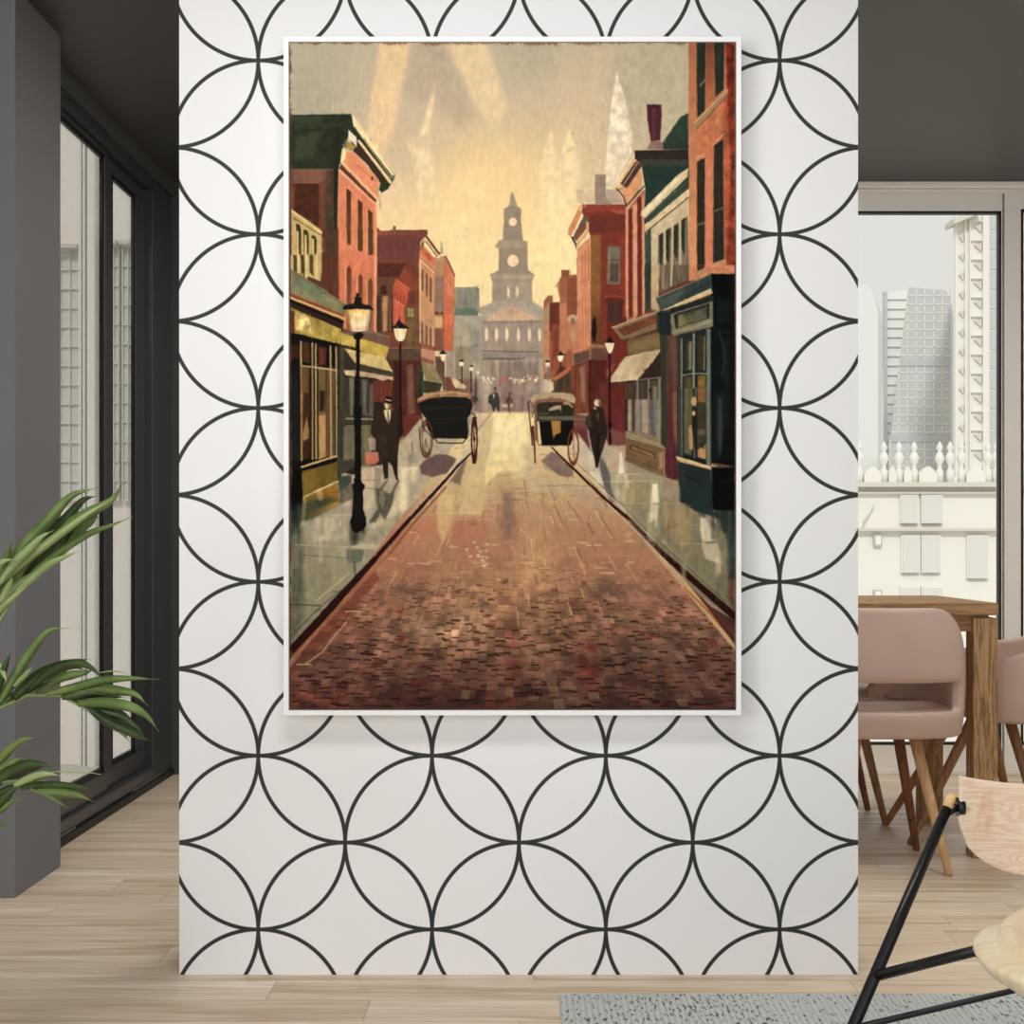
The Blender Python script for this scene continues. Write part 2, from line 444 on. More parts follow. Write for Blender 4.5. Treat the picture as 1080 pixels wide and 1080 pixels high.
# other three legs
FR = Vector((1.34, 1.62, .0075)); TR_ = Vector((1.03, 1.86, .58))
pathpart([TR_, TR_.lerp(FR, .5), FR], [.0078, .0085, .009], 'leg', M['black'], pc)
pathpart([P(1090, 1052, 1.60), Vector((.62, 1.47, .0075))], [.008, .009], 'leg', M['black'], pc)
pathpart([Vector((1.0, 1.62, .43)), Vector((1.10, 1.42, .0075))], [.008, .009], 'leg', M['black'], pc)
a = legpt(.345); 
k = P(1028, 1005, 1.86)
pathpart([legpt(.352), P(1028, 1003, 1.86), Vector((.80, 1.74, .385)), Vector((1.10, 1.78, .36))], .0076, 'seat_rail', M['black'], pc)
pathpart([P(906, 1083, 1.935), P(1080, 1042, 2.02), Vector((1.17, 1.76, .30))], .0044, 'stretcher', M['black'], pc)
# backrest: curved sheet with rounded lower corner
bm = bmesh.new()
A = Vector((.622, 2.045)); B = Vector((1.03, 1.86)); nrm = Vector((-(B - A).y, (B - A).x)).normalized()
NU, NV = 40, 14
G = []
for i in range(NU + 1):
    u = i / NU; q = A.lerp(B, u) + nrm * (.055 * 4 * u * (1 - u)) 
    e = min(u, 1 - u) * (B - A).length
    zt = .619 - .016 * (1 - math.exp(-e / .06))
    R_ = .10
    zb = .488 - .012 + (.075 * (1 - math.sqrt(max(0, 1 - (1 - e / R_) ** 2))) if e < R_ else 0)
    row = []
    for j in range(NV + 1):
        v_ = j / NV; z = zb + (zt - zb) * v_
        row.append(bm.verts.new((q.x - pc.location.x, q.y - pc.location.y, z)))
    G.append(row)
for i in range(NU):
    for j in range(NV):
        fc = bm.faces.new((G[i][j], G[i + 1][j], G[i + 1][j + 1], G[i][j + 1])); fc.smooth = True
me = bpy.data.meshes.new('backrest'); bm.to_mesh(me); bm.free(); me.materials.append(M['ply'])
bk = bpy.data.objects.new('backrest', me); COL.objects.link(bk); bk.parent = pc
s_ = bk.modifiers.new('sol', 'SOLIDIFY'); s_.thickness = .009; s_.offset = 0
s_ = bk.modifiers.new('bev', 'BEVEL'); s_.width = .003; s_.segments = 3; s_.limit_method = 'ANGLE'
# seat: round dished shell with a rolled rim
bm = bmesh.new(); n = 48; rings = []
for r, z in ((.05, .385), (.15, .388), (.200, .398), (.228, .415), (.238, .430), (.237, .436), (.230, .440), (.214, .441), (.208, .444), (.206, .454), (.200, .461), (.190, .461), (.175, .452), (.14, .430), (.08, .415), (.02, .413)):
    rings.append([bm.verts.new((r * math.cos(2 * PI * i / n), r * math.sin(2 * PI * i / n), z)) for i in range(n)])
for a_, b_ in zip(rings, rings[1:]):
    for i in range(n):
        fc = bm.faces.new((a_[i], a_[(i + 1) % n], b_[(i + 1) % n], b_[i])); fc.smooth = True
bm.faces.new(rings[0][::-1]); bm.faces.new(rings[-1])
me = bpy.data.meshes.new('seat'); bmesh.ops.recalc_face_normals(bm, faces=bm.faces); bm.to_mesh(me); bm.free(); me.materials.append(M['plyseat'])
st = bpy.data.objects.new('seat', me); COL.objects.link(st); st.parent = pc; st.location = (0.005, -.01, 0)

# ------------------------------------------------------------ rug
t = NT('grey_woven_rug'); p_, x_, y_, z_ = t.pos()
rib = t.math('SINE', t.math('MULTIPLY', x_, 2 * PI / .0125))
wv = t.noise(t.scale(p_, 150, 38, 1), 1.0, 2, .6)
big = t.noise(t.scale(p_, 5, 3, 1), 1.0, 3)
wp = t.math('ADD', wv, t.math('MULTIPLY', t.math('SUBTRACT', big, .5), .28))
fl = t.mapr(wp, .57, .64, 0, 1)
base = t.mix(t.mapr(rib, -1, 1, 0, 1), srgb(182, 186, 183), srgb(200, 204, 200))
c = t.mix(fl, base, srgb(92, 94, 93))
M['rug'] = t.bsdf(c, .95, 0, .1, bump=t.math('ADD', rib, wv), bstr=.3, bdist=.0015)
rg = MB().box(35 / F * 2.99, 2.3, .9, 2.99, 0, .007).build('rug', M['rug'], bevel=.003)
tag(rg, 'flat grey woven rug with dark flecks under the plywood chair', 'rug')

# ------------------------------------------------------------ potted palm at left
M['pot'] = plain('matt_white_ceramic', (214, 212, 206), .5)
M['soil'] = plain('potting_soil', (58, 44, 34), .9, 0, .1, .3, 40)
def leafmat(name, a, b):
    t = NT(name); v = t.objpos(); n1 = t.noise(t.scale(v, 60, 60, 60), 1.0, 2)
    n2 = t.noise(v, 14, 2)
    c = t.mix(t.mapr(n2, .35, .65), srgb(*a), srgb(*b))
    return t.bsdf(c, .38, 0, .5, bump=n1, bstr=.1, bdist=.001)
M['leaf1'] = leafmat('palm_leaf_green', (84, 108, 54), (116, 138, 78))
M['leaf2'] = leafmat('palm_leaf_deep_green', (38, 54, 24), (64, 86, 40))
M['leaf3'] = leafmat('palm_leaf_pale', (136, 158, 98), (160, 178, 122))
M['stalk'] = plain('palm_stalk_green', (120, 136, 84), .5)
PB = Vector((-1.20, 2.62, 0))
palm = empty('potted_palm', PB)
tag(palm, 'green potted palm whose fronds reach in from the left edge', 'plant')
MB().lathe([(.09, 0), (.135, .12), (.15, .30), (.153, .335), (.140, .335), (.135, .30)], 32).build('pot', M['pot'], palm)
MB().lathe([(.02, .30), (.136, .302), (.136, .305), (.02, .31)], 32).build('soil', M['soil'], palm)
def leaf(bm, pts, wpx, mi):
    """blade through photo points (px,py,Y); wpx widest width in px; folded along its midrib"""
    P3 = [P(*p) for p in pts]
    # Catmull-Rom
    out = []
    N = 7
    Q = [P3[0] * 2 - P3[1]] + P3 + [P3[-1] * 2 - P3[-2]]
    for i in range(1, len(Q) - 2):
        for k in range(N):
            s = k / N
            out.append(.5 * ((2 * Q[i]) + (-Q[i - 1] + Q[i + 1]) * s + (2 * Q[i - 1] - 5 * Q[i] + 4 * Q[i + 1] - Q[i + 2]) * s * s + (-Q[i - 1] + 3 * Q[i] - 3 * Q[i + 1] + Q[i + 2]) * s ** 3))
    out.append(P3[-1])
    n = len(out); prev = None
    for i, c in enumerate(out):
        s = i / (n - 1)
        d = (out[min(i + 1, n - 1)] - out[max(i - 1, 0)]).normalized()
        side = d.cross(Vector((0, 1, 0)));
        if side.length < .01: side = Vector((0, 0, 1))
        side.normalize()
        if side.z < 0: side = -side
        up = Vector((0, -1, 0))
        w = 1.25 * wpx / F * c.y * .5 * (math.sin(PI * min(1, (.06 + s) ** .75)) ** .8 if s < .995 else 0.02)
        w = max(w, .0006)
        L = bm.verts.new(c + side * w + Vector((0, .35 * w, 0))); Mm = bm.verts.new(c - Vector((0, .25 * w, 0))); R = bm.verts.new(c - side * w * .8 + Vector((0, .55 * w, 0)))
        if prev:
            for a_, b_ in ((0, 1), (1, 2)):
                cur = (L, Mm, R)
                f = bm.faces.new((prev[a_], prev[b_], cur[b_], cur[a_])); f.smooth = True; f.material_index = mi
        prev = (L, Mm, R)
def frond(stalk, leaves, kinds=('leaf1', 'leaf2', 'leaf3')):
    mb = MB(); ps = [PB + Vector((.02, 0, .29))] + [P(*q) for q in stalk]
    mb.path(ps, [.006] + [.0045 - .003 * i / len(stalk) for i in range(len(stalk))], 8)
    st_ = mb.build('frond', M['stalk'], palm); st_.data.transform(Matrix.Translation(-PB))
    bm = bmesh.new()
    for l in leaves: leaf(bm, l[0], l[1], l[2])
    me = bpy.data.meshes.new('leaflets'); bm.to_mesh(me); bm.free()
    for k in kinds: me.materials.append(M[k])
    me.transform(Matrix.Translation(-PB))
    o = bpy.data.objects.new('leaflets', me); COL.objects.link(o); o.parent = st_
    s = o.modifiers.new('sol', 'SOLIDIFY'); s.thickness = .0008
Yp = 2.60
def q(pts, y0, y1, oy=None):
    n = len(pts)
    return [(x, y, y0 + (y1 - y0) * i / (n - 1)) for i, (x, y) in enumerate(pts)]
def z6(pts): return [(x / 6.0, 480 + y / 6.0) for x, y in pts]          # zoom crop of the upper frond
def z7(pts): return [(x / 4.154, 640 + y / 4.154) for x, y in pts]      # zoom crop of the middle fronds
# upper frond
frond([(-60, 760, 2.6), (-20, 690, 2.6), (0, 655, 2.6), (12, 634, 2.6), (30, 616, 2.6), (62, 590, 2.6), (85, 566, 2.6)], [
    (q(z6([(-40, 860), (100, 640), (300, 420), (450, 260), (630, 205)]), 2.60, 2.52), 12, 0),
    (q(z6([(60, 700), (250, 540), (400, 420), (520, 290), (618, 258)]), 2.6, 2.56), 11, 1),
    (q(z6([(120, 720), (330, 520), (540, 380), (700, 290), (778, 172)]), 2.62, 2.50), 12, 0),
    (q(z6([(-10, 820), (180, 650), (380, 500), (560, 370), (728, 270)]), 2.58, 2.5), 8, 2),
    (q(z6([(140, 790), (330, 640), (480, 400), (560, 385), (650, 398)]), 2.62, 2.6), 8, 1),
    (q(z6([(200, 740), (400, 600), (560, 500), (690, 450), (840, 388)]), 2.61, 2.55), 7, 0),
    (q(z6([(60, 900), (180, 800), (300, 700), (400, 650), (505, 604)]), 2.6, 2.52), 8, 2),
    (q(z6([(-20, 830), (80, 700), (180, 600), (260, 520), (340, 476)]), 2.57, 2.52), 9, 2),
    (q(z6([(0, 960), (80, 830), (180, 720), (300, 600), (420, 500)]), 2.62, 2.63), 15, 1),
    (q(z6([(-30, 900), (60, 790), (140, 690), (240, 590), (380, 500)]), 2.61, 2.6), 14, 0),
    (q(z6([(60, 860), (160, 740), (280, 640), (380, 560), (470, 500)]), 2.63, 2.64), 14, 1),
    (q(z6([(100, 800), (230, 700), (340, 600), (440, 500), (500, 430)]), 2.63, 2.64), 12, 1),
    (q(z6([(400, 590), (470, 520), (520, 460), (580, 420), (640, 330)]), 2.62, 2.6), 10, 0),
    (q(z6([(0, 1000), (50, 900), (120, 820), (200, 760), (300, 660)]), 2.6, 2.58), 10, 0),
    (q(z6([(-10, 940), (30, 880), (50, 840), (70, 800), (78, 770)]), 2.56, 2.5), 7, 2),
    (q(z6([(-60, 800), (-20, 720), (10, 680), (50, 665), (95, 660)]), 2.56, 2.52), 6, 2),
    (q(z6([(-50, 880), (0, 760), (30, 680), (55, 600), (66, 530)]), 2.6, 2.55), 9, 0),
    (q(z6([(-60, 1080), (0, 980), (60, 920), (130, 860), (180, 820)]), 2.6, 2.58), 7, 2),
])
# middle frond
frond([(-70, 830, 2.6), (-30, 775, 2.58), (0, 747, 2.57), (30, 733, 2.55), (65, 734, 2.54), (95, 750, 2.52), (125, 770, 2.5)], [
    (q(z7([(-40, 470), (40, 350), (120, 220), (210, 110), (298, 92)]), 2.58, 2.5), 10, 0),
    (q(z7([(60, 350), (90, 320), (110, 300), (128, 280), (143, 264)]), 2.54, 2.5), 5, 2),
    (q(z7([(-20, 400), (-5, 340), (10, 290), (30, 240), (48, 198)]), 2.56, 2.52), 8, 1),
    (q(z7([(-20, 240), (0, 270), (10, 290), (20, 310), (30, 330)]), 2.55, 2.52), 6, 2),
    (q(z7([(50, 400), (150, 310), (250, 262), (330, 240), (397, 228)]), 2.56, 2.54), 9, 1),
    (q(z7([(120, 370), (230, 280), (330, 250), (400, 270), (470, 338)]), 2.54, 2.46), 9, 1),
    (q(z7([(60, 405), (160, 320), (250, 275), (320, 262), (380, 280)]), 2.55, 2.5), 11, 1),
    (q(z7([(160, 380), (250, 320), (320, 300), (370, 290), (420, 272)]), 2.56, 2.53), 9, 0),
    (q(z7([(200, 385), (330, 355), (450, 325), (570, 315), (698, 318)]), 2.54, 2.45), 9, 0),
    (q(z7([(260, 390), (380, 365), (500, 370), (590, 385), (648, 434)]), 2.54, 2.45), 11, 0),
    (q(z7([(270, 400), (350, 385), (420, 380), (480, 390), (560, 400)]), 2.53, 2.5), 10, 1),
    (q(z7([(340, 425), (450, 425), (560, 440), (640, 480), (696, 548)]), 2.52, 2.42), 11, 0),
    (q(z7([(360, 430), (440, 460), (520, 480), (560, 500), (600, 540)]), 2.53, 2.48), 12, 1),
    (q(z7([(380, 440), (460, 500), (540, 540), (610, 570), (666, 592)]), 2.52, 2.45), 11, 1),
    (q(z7([(470, 490), (500, 520), (530, 550), (550, 570), (568, 592)]), 2.51, 2.47), 5, 0),
    (q(z7([(400, 440), (480, 470), (550, 500), (600, 540), (640, 580)]), 2.53, 2.49), 10, 1),
    (q(z7([(300, 405), (380, 420), (450, 450), (500, 490), (540, 520)]), 2.54, 2.5), 7, 1),
    (q(z7([(430, 290), (470, 284), (500, 282), (540, 290), (580, 310)]), 2.5, 2.47), 1.6, 2),
    (q(z7([(0, 440), (50, 400), (100, 380), (160, 350), (220, 330)]), 2.57, 2.55), 8, 1),
])
# lower frond
frond([(-80, 900, 2.6), (-40, 850, 2.55), (0, 825, 2.52), (30, 822, 2.5), (60, 826, 2.48)], [
    (q(z7([(-60, 720), (0, 670), (50, 620), (100, 585), (165, 572)]), 2.54, 2.46), 9, 0),
    (q(z7([(-30, 730), (20, 700), (50, 685), (80, 670), (104, 660)]), 2.52, 2.48), 6, 0),
    (q(z7([(-30, 790), (40, 730), (110, 700), (170, 692), (240, 702)]), 2.52, 2.46), 12, 1),
    (q(z7([(-20, 770), (50, 745), (110, 715), (160, 705), (215, 690)]), 2.53, 2.49), 11, 1),
    (q(z7([(60, 785), (120, 760), (170, 740), (220, 735), (265, 742)]), 2.5, 2.45), 8, 2),
    (q(z7([(90, 795), (180, 785), (270, 785), (340, 790), (410, 800)]), 2.5, 2.42), 8, 1),
    (q(z7([(150, 805), (220, 815), (290, 820), (350, 830), (408, 854)]), 2.49, 2.42), 10, 0),
    (q(z7([(130, 800), (190, 820), (230, 840), (260, 860), (296, 880)]), 2.49, 2.45), 5, 0),
    (q(z7([(-30, 890), (0, 860), (30, 830), (60, 800), (100, 780)]), 2.52, 2.5), 9, 1),
    (q(z7([(-40, 920), (0, 895), (30, 870), (60, 850), (98, 845)]), 2.53, 2.5), 6, 0),
    (q(z7([(-40, 840), (0, 820), (40, 800), (80, 785), (130, 770)]), 2.53, 2.5), 8, 1),
    (q(z7([(-50, 960), (-20, 952), (0, 953), (20, 958), (40, 966)]), 2.53, 2.5), 4, 0),
    (q(z7([(200, 730), (260, 722), (330, 724), (400, 728), (440, 735)]), 2.48, 2.44), 1.5, 2),
])
# fronds leaning away, outside the picture's left edge
for az, ln in ((2.6, .55), (3.3, .5), (4.0, .5), (1.9, .45)):
    pts = []; d = Vector((math.cos(az), math.sin(az) * .6, 0))
    d.x = -abs(d.x) * .5
    base = PB + Vector((0, 0, .3))
    k = [base + d * (ln * s) + Vector((0, 0, .75 * s - .35 * s * s)) for s in (0, .3, .6, .85, 1.0)]
    mb = MB(); mb.path(k, [.006, .005, .004, .003, .002], 8); so = mb.build('frond', M['stalk'], palm); so.data.transform(Matrix.Translation(-PB))
    bm = bmesh.new()
    for s in range(3, 15):
        c = base + d * (ln * s / 14) + Vector((0, 0, .75 * s / 14 - .35 * (s / 14) ** 2))
        for sg in (-1, 1):
            side = Vector((-d.y, d.x, 0)).normalized() * sg
            a0 = c; a1 = c + side * .07 + d * .05 + Vector((0, 0, .03)); a2 = c + side * .13 + d * .13
            w = Vector((0, 0, 1)) * .009
            v_ = [bm.verts.new(a0), bm.verts.new(a1 + w), bm.verts.new(a2), bm.verts.new(a1 - w)]
            bm.faces.new(v_)
    me = bpy.data.meshes.new('leaflets'); bm.to_mesh(me); bm.free(); me.materials.append(M['leaf2']); me.transform(Matrix.Translation(-PB))
    o = bpy.data.objects.new('leaflets', me); COL.objects.link(o); o.parent = so
    s_ = o.modifiers.new('sol', 'SOLIDIFY'); s_.thickness = .0008
# ------------------------------------------------------------ outside
M['cream'] = plain('cream_stucco', (246, 237, 228), .9, 0, .1, .03)  # outside colours are pale and low in contrast, haze painted into them
M['cream2'] = plain('pale_stucco_trim', (238, 235, 226), .9, 0, .1, .02)
M['dcream'] = plain('sand_stucco', (216, 211, 200), .9, 0, .1, .02)  # one even sand tone, darker than the cream walls
M['twglass'] = plain('pale_tower_glass', (196, 199, 199), .5, 0, .3, .05, .5)
M['twglassd'] = plain('grey_tower_glass', (190, 195, 196), .5, 0, .3, .05, .5)
M['twwhite'] = plain('tower_white_render', (236, 234, 227), .9, 0, .1, .02, 1)
M['winpane'] = plain('outside_window_pane', (222, 221, 214), .4, 0, .3, .02)
struct(MB().box(-60, 60, BY + .6, 320, -12.3, -12).build('ground', M['dcream']))

# cream building seen through the sliding door (Y 14)
Y0 = 14.0
def E(px, py, Y=Y0): return P(px, py, Y)
b = empty('cream_building', (-5.5, Y0, -12))
tag(b, 'cream stucco building with paned windows seen through the sliding door', 'building')
def box_px(mb, x0, x1, y0, y1, Yf, dep, proud=0):
    a, c = P(x0, y1, Yf), P(x1, y0, Yf)
    mb.box(a.x, c.x, Yf - proud, Yf + dep, a.z, c.z); return mb
mb = MB(); mb.box(-9.5, -3.2, Y0, Y0 + 5, -12, 7.5); part(mb, 'wall', M['cream'], b)
mb = MB()
for x0, x1 in ((88, 91), (92.5, 95), (97, 105)):
    box_px(mb, x0, x1, -200, 810, Y0, .05, .16)
part(mb, 'pilaster', M['cream2'], b)
for x0, x1, yy0, yy1 in ((56, 87, 266, 528), (117, 128, 262, 528), (132, 143, 262, 528)):
    w_ = MB(); box_px(w_, x0, x1, yy0, yy1, Y0, .02, .06)
    wp_ = part(w_, 'window', M['winpane'], b)
    g_ = MB(); nx = 3 if x1 - x0 > 20 else 2; ny = 13
    for i in range(nx + 1):
        xx = x0 + (x1 - x0) * i / nx; box_px(g_, xx - .45, xx + .45, yy0, yy1, Y0, .02, .10)
    for j in range(ny + 1):
        yy = yy0 + (yy1 - yy0) * j / ny; box_px(g_, x0, x1, yy - .45, yy + .45, Y0, .02, .10)
    g_ = g_.build('muntins', M['cream2'], wp_); g_.data.transform(Matrix.Translation(-b.location))
    w_ = MB(); box_px(w_, x0 - 1, x1 + 1, yy0 - 4, yy0, Y0, .02, .22); w_ = w_.build('cornice', M['dcream'], wp_); w_.data.transform(Matrix.Translation(-b.location))
mb = MB(); box_px(mb, 20, 150, 806, 826, Y0, .02, .5); part(mb, 'plinth', M['dcream'], b)

# ornate cream building with finials (Y 26)
Y1 = 26.0
b = empty('ornate_building', (P(980, 600, Y1).x, Y1, -12))
tag(b, 'pale ornate building with a row of white roof finials outside the right window', 'building')
mb = MB(); a, c = P(780, 511, Y1), P(1200, 511, Y1); mb.box(a.x, c.x, Y1, Y1 + 6, -12, a.z); part(mb, 'wall', M['cream2'], b)
mb = MB()
box_px(mb, 780, 1200, 509, 514, Y1, .1, .25); box_px(mb, 780, 1200, 519, 521, Y1, .1, .12); box_px(mb, 780, 1200, 557, 560, Y1, .1, .18)
part(mb, 'cornice', M['dcream'], b)
fx = [908, 934, 950, 966, 993, 1004, 1016, 1044, 1053, 1074, 1092]
for i, x in enumerate(fx):
    k = Y1 / F; c = P(x, 510, Y1)
    pr = [(4 * k, 0), (4 * k, 14 * k), (2.2 * k, 16 * k), (2.2 * k, 20 * k), (4.8 * k, 25 * k), (5 * k, 28 * k), (3 * k, 33 * k), (1.6 * k, 34 * k), (3.2 * k, 37 * k), (3.5 * k, 39 * k), (1.5 * k, 43 * k), (.4 * k, 45 * k)]
    mb = MB(); mb.lathe(pr, 16, (c.x, Y1 + .12, c.z)); part(mb, 'finial', M['twwhite'], b)
# curved parapet between finials
for x0, x1 in ((912, 930), (938, 946), (970, 989), (954, 962), (1020, 1040), (1057, 1070)):
    a, c = P(x0, 510, Y1), P(x1, 510, Y1); n = 10; hgt = 18 * Y1 / F
    pts = [(a.x, a.z)] + [(a.x + (c.x - a.x) * i / n, a.z + hgt * (.55 + .45 * math.sin(PI * i / n))) for i in range(n + 1)] + [(c.x, c.z)]
    mb = MB(); mb.prism(pts, 1, Y1 + .02, Y1 + .2); part(mb, 'parapet', M['cream2'], b)

for x0, x1, y0, y1 in ((951, 968, 566, 604), (972, 990, 566, 604), (950, 968, 620, 632), (972, 992, 620, 632), (950, 966, 522, 552), (972, 992, 522, 552), (1020, 1040, 566, 610)):
    f_ = MB(); box_px(f_, x0 - 1.5, x1 + 1.5, y0 - 1.5, y1, Y1, .02, .08); f_ = part(f_, 'window', M['twwhite'], b)
    g_ = MB(); box_px(g_, x0, x1, y0, y1, Y1, .02, .1); g_ = g_.build('pane', M['winpane'], f_); g_.data.transform(Matrix.Translation(-b.location))
for x0, x1, y0, y1 in ((920.5, 929, 564, 576), (920.5, 929, 622, 636)):
    f_ = MB(); box_px(f_, x0, x1, y0, y1, Y1, .02, .1); f_ = part(f_, 'vent', M['twglassd'], b)
    g_ = MB(); box_px(g_, x0 + 1.5, x1 - 1.5, y0 + 1.5, y1 - 1.5, Y1, .02, .11); g_ = g_.build('grille', M['cream'], f_); g_.data.transform(Matrix.Translation(-b.location))
mb = MB()
mb.tube(P(910, 552, Y1 - .15), P(922, 530, Y1 - .15), .02); part(mb, 'brace', M['twwhite'], b)

# glass tower (Y 120)
Y2 = 120.0
def tower(label, outline, dep, mat, gx, gy, gcol, Yt, name='glass_tower', lw=.5, xr=None, yr=None):
    c = [P(x, y, Yt) for x, y in outline]
    r = empty(name, (sum(v.x for v in c) / len(c), Yt, -12)); tag(r, label, 'tower')
    mb = MB(); mb.prism([(v.x, v.z) for v in c], 1, Yt, Yt + dep)
    for v in mb.bm.verts: v.co.x += .32 * (v.co.y - Yt)        # side walls turned a little from the facade
    part(mb, 'facade', mat, r)
    return r
g = tower('grey glass office tower with a white grid facade outside the right window', [(932, 640), (938, 470), (958, 303), (996, 306), (1003, 314), (1003, 640)], 14, M['twglass'], 7, 0, None, Y2)
mb = MB()
def lft(y): return 958 - (y - 303) * (20 / 167.) if y < 470 else 938
for y in range(312, 520, 9):
    box_px(mb, lft(y), 1003, y - .5, y + .5, Y2, .2, .05)
for i in range(0, 8):
    x = 1003 - i * 9.2
    y0 = 305 if x > 958 else 303 + (958 - x) * 8.35
    box_px(mb, x - .4, x + .4, y0, 520, Y2, .2, .05)
part(mb, 'mullions', M['twwhite'], g)
mb = MB()
for y in (379, 459):
    mb = MB(); a = P(lft(y) + 1, y + 7, Y2); c_ = P(1002, y, Y2); mb.box(a.x, c_.x, Y2 - .1, Y2 + .1, a.z, c_.z); part(mb, 'dark_band', M['twglassd'], g)
g = tower('slim white side tower with a grey edge left of the glass tower', [(926, 640), (933, 308), (958, 306), (958, 640)], 10, M['twwhite'], 0, 0, None, Y2 + 16, 'office_block')
mb = MB(); Yb = Y2 + 16
for y in range(316, 520, 10): box_px(mb, 934, 958, y - .3, y + .3, Yb, .2, .2)
part(mb, 'floor_lines', M['twglass'], g)
mb = MB(); box_px(mb, 931.5, 935, 308, 640, Yb, .2, .3); part(mb, 'corner_strip', M['twglassd'], g)
g = tower('faint pale tower beyond, next to the partition edge', [(890, 640), (890, 300), (915, 300), (922, 312), (926, 330), (926, 640)], 12, plain('haze_tower_render', (226, 227, 224), .9, 0, .1, .01), 0, 0, None, 170.0, 'distant_tower')  # distance haze is put into this pale render colour
# high-rise apartment (Y 100)
Y3 = 100.0
g = tower('tall white apartment high-rise with stacked balconies at the window right side', [(1006, 640), (1006, 236), (1018, 228), (1095, 215), (1095, 640)], 16, M['twwhite'], 0, 0, None, Y3, 'apartment_tower')
mb = MB(); 
a0, a1 = P(1000, 236, Y3), P(1024, 224, Y3)
mb.prism([(P(1001, 238, Y3).x, P(1001, 240, Y3).z), (P(1001, 236, Y3).x, P(1001, 234, Y3).z), (P(1030, 222, Y3).x, P(1030, 222, Y3).z), (P(1030, 222, Y3).x, P(1030, 228, Y3).z)], 1, Y3 - 1.2, Y3 + 1)
part(mb, 'roof_slab', M['dcream'], g)
pink = plain('balcony_soffit_grey', (216, 207, 202), .9, 0, .1)
for y in range(240, 500, 20):
    mb = MB()
    mb.prism([(P(1011, y + 10, Y3).x, P(1011, y + 10, Y3).z), (P(1015, y + 7, Y3).x, P(1015, y + 7, Y3).z), (P(1015, y + 16, Y3).x, P(1015, y + 16, Y3).z)], 1, Y3 - .2, Y3); part(mb, 'balcony', pink, g); mb = MB()
    mb.prism([(P(1027, y - 1, Y3).x, P(1027, y - 1, Y3).z), (P(1034.5, y - 3, Y3).x, P(1034.5, y - 3, Y3).z), (P(1034.5, y + 6, Y3).x, P(1034.5, y + 6, Y3).z)], 1, Y3 - .2, Y3)
    part(mb, 'balcony', pink, g)
mb = MB()
for y in range(234, 500, 20): box_px(mb, 1023, 1035, y - .5, y + .5, Y3, .2, .25)
for x in (1007, 1017, 1022, 1036): box_px(mb, x - .5, x + .5, 226, 500, Y3, .2, .28)
part(mb, 'ribs', M['cream2'], g)
mb = MB()
for y in range(222, 500, 21): box_px(mb, 1044, 1056, y + 1, y + 20, Y3, .1, .1); box_px(mb, 1062, 1090, y + 1, y + 12, Y3, .1, .1)
part(mb, 'window_band', M['twglass'], g)

# ------------------------------------------------------------ light
w = bpy.data.worlds.new('world'); S.world = w; w.use_nodes = True
nt = w.node_tree; bg = nt.nodes['Background']
bg.inputs[0].default_value = (1, .985, .955, 1); bg.inputs[1].default_value = .80
def area(name, loc, tgt, sx, sy, power, color=(1, 1, 1)):
    l = bpy.data.lights.new(name, 'AREA'); l.shape = 'RECTANGLE'; l.size = sx; l.size_y = sy; l.energy = power; l.color = color
    o = bpy.data.objects.new(name, l); COL.objects.link(o); o.location = loc
    o.rotation_euler = (Vector(tgt) - Vector(loc)).to_track_quat('-Z', 'Y').to_euler(); return o
area('daylight_fill_left', (-2.9, .2, 1.35), (.2, 3.1, 1.2), 2.6, 2.0, 76, (.97, .985, 1))  # added area lamp for daylight from the left; no window built here
area('daylight_fill_rear', (.3, -2.4, 1.5), (0, 3.1, 1.2), 4.0, 1.9, 56, (.97, .985, 1))  # area lamp added inside the closed rear wall, in place of window daylight
area('added_fill_front', (-.1, 1.75, 2.42), (0, 2.3, 0), 1.6, .35, 24, (1, .985, .96))  # unseen overhead area lamp, added to cast the frame's shadow downwards
area('added_fill_back_room', (.15, 4.9, 2.44), (.15, 4.9, 0), 1.1, 1.5, 30, (1, .97, .93))  # fill hidden behind the partition, added to brighten the dark back room
area('added_fill_dining', (1.5, 3.5, 2.44), (1.5, 4.3, 0), .9, .4, 24, (1, .98, .95))  # out-of-view fill added for table, chair backs and window wall
sl = bpy.data.lights.new('sun', 'SUN'); sl.energy = 1.4; sl.angle = math.radians(6); sl.color = (1, .99, .97)
so = bpy.data.objects.new('sun', sl); COL.objects.link(so); so.location = (0, -5, 12)
so.rotation_euler = Vector((.15, 1, -.62)).to_track_quat('-Z', 'Y').to_euler()
S.cycles.max_bounces = 8; S.cycles.use_denoising = True
# ------------------------------------------------------------ the painted canvas: brush shapes laid down one over another
import numpy as np
G = 1.5                                   # paint samples per photo pixel
CX0, CX1, CY0, CY1 = 305.0, 776.0, 44.5, 748.5
PW, PH = int((CX1 - CX0) * G), int((CY1 - CY0) * G)
IMG = np.zeros((PH, PW, 3), np.float32)
yy, xx = np.mgrid[0:PH, 0:PW].astype(np.float32)
XX = CX0 + (xx + .5) / G; YY = CY0 + (yy + .5) / G     # sheet coordinates
rs = np.random.RandomState(7)
VIEWS = {'R1': (290, 30, 4.1538), 'R2': (530, 30, 4.1538), 'R3': (290, 270, 4.1538), 'R4': (530, 270, 4.1538), 'R5': (290, 510, 4.1538), 'R6': (530, 510, 4.1538),
         'S1': (470, 190, 7.714), 'S2': (470, 320, 7.714), 'S3': (300, 300, 7.714), 'S4': (300, 430, 7.714), 'S5': (390, 380, 7.714), 'S6': (540, 380, 7.714),
         'S7': (640, 280, 7.714), 'S8': (640, 410, 7.714), 'S9': (300, 110, 7.714), 'S10': (390, 230, 7.714), 'S11': (580, 200, 7.714),
         'T1': (300, 600, 6), 'T2': (450, 600, 6), 'T3': (600, 600, 6), 'U': (430, 430, 4.909), 'A': (0, 0, 1)}
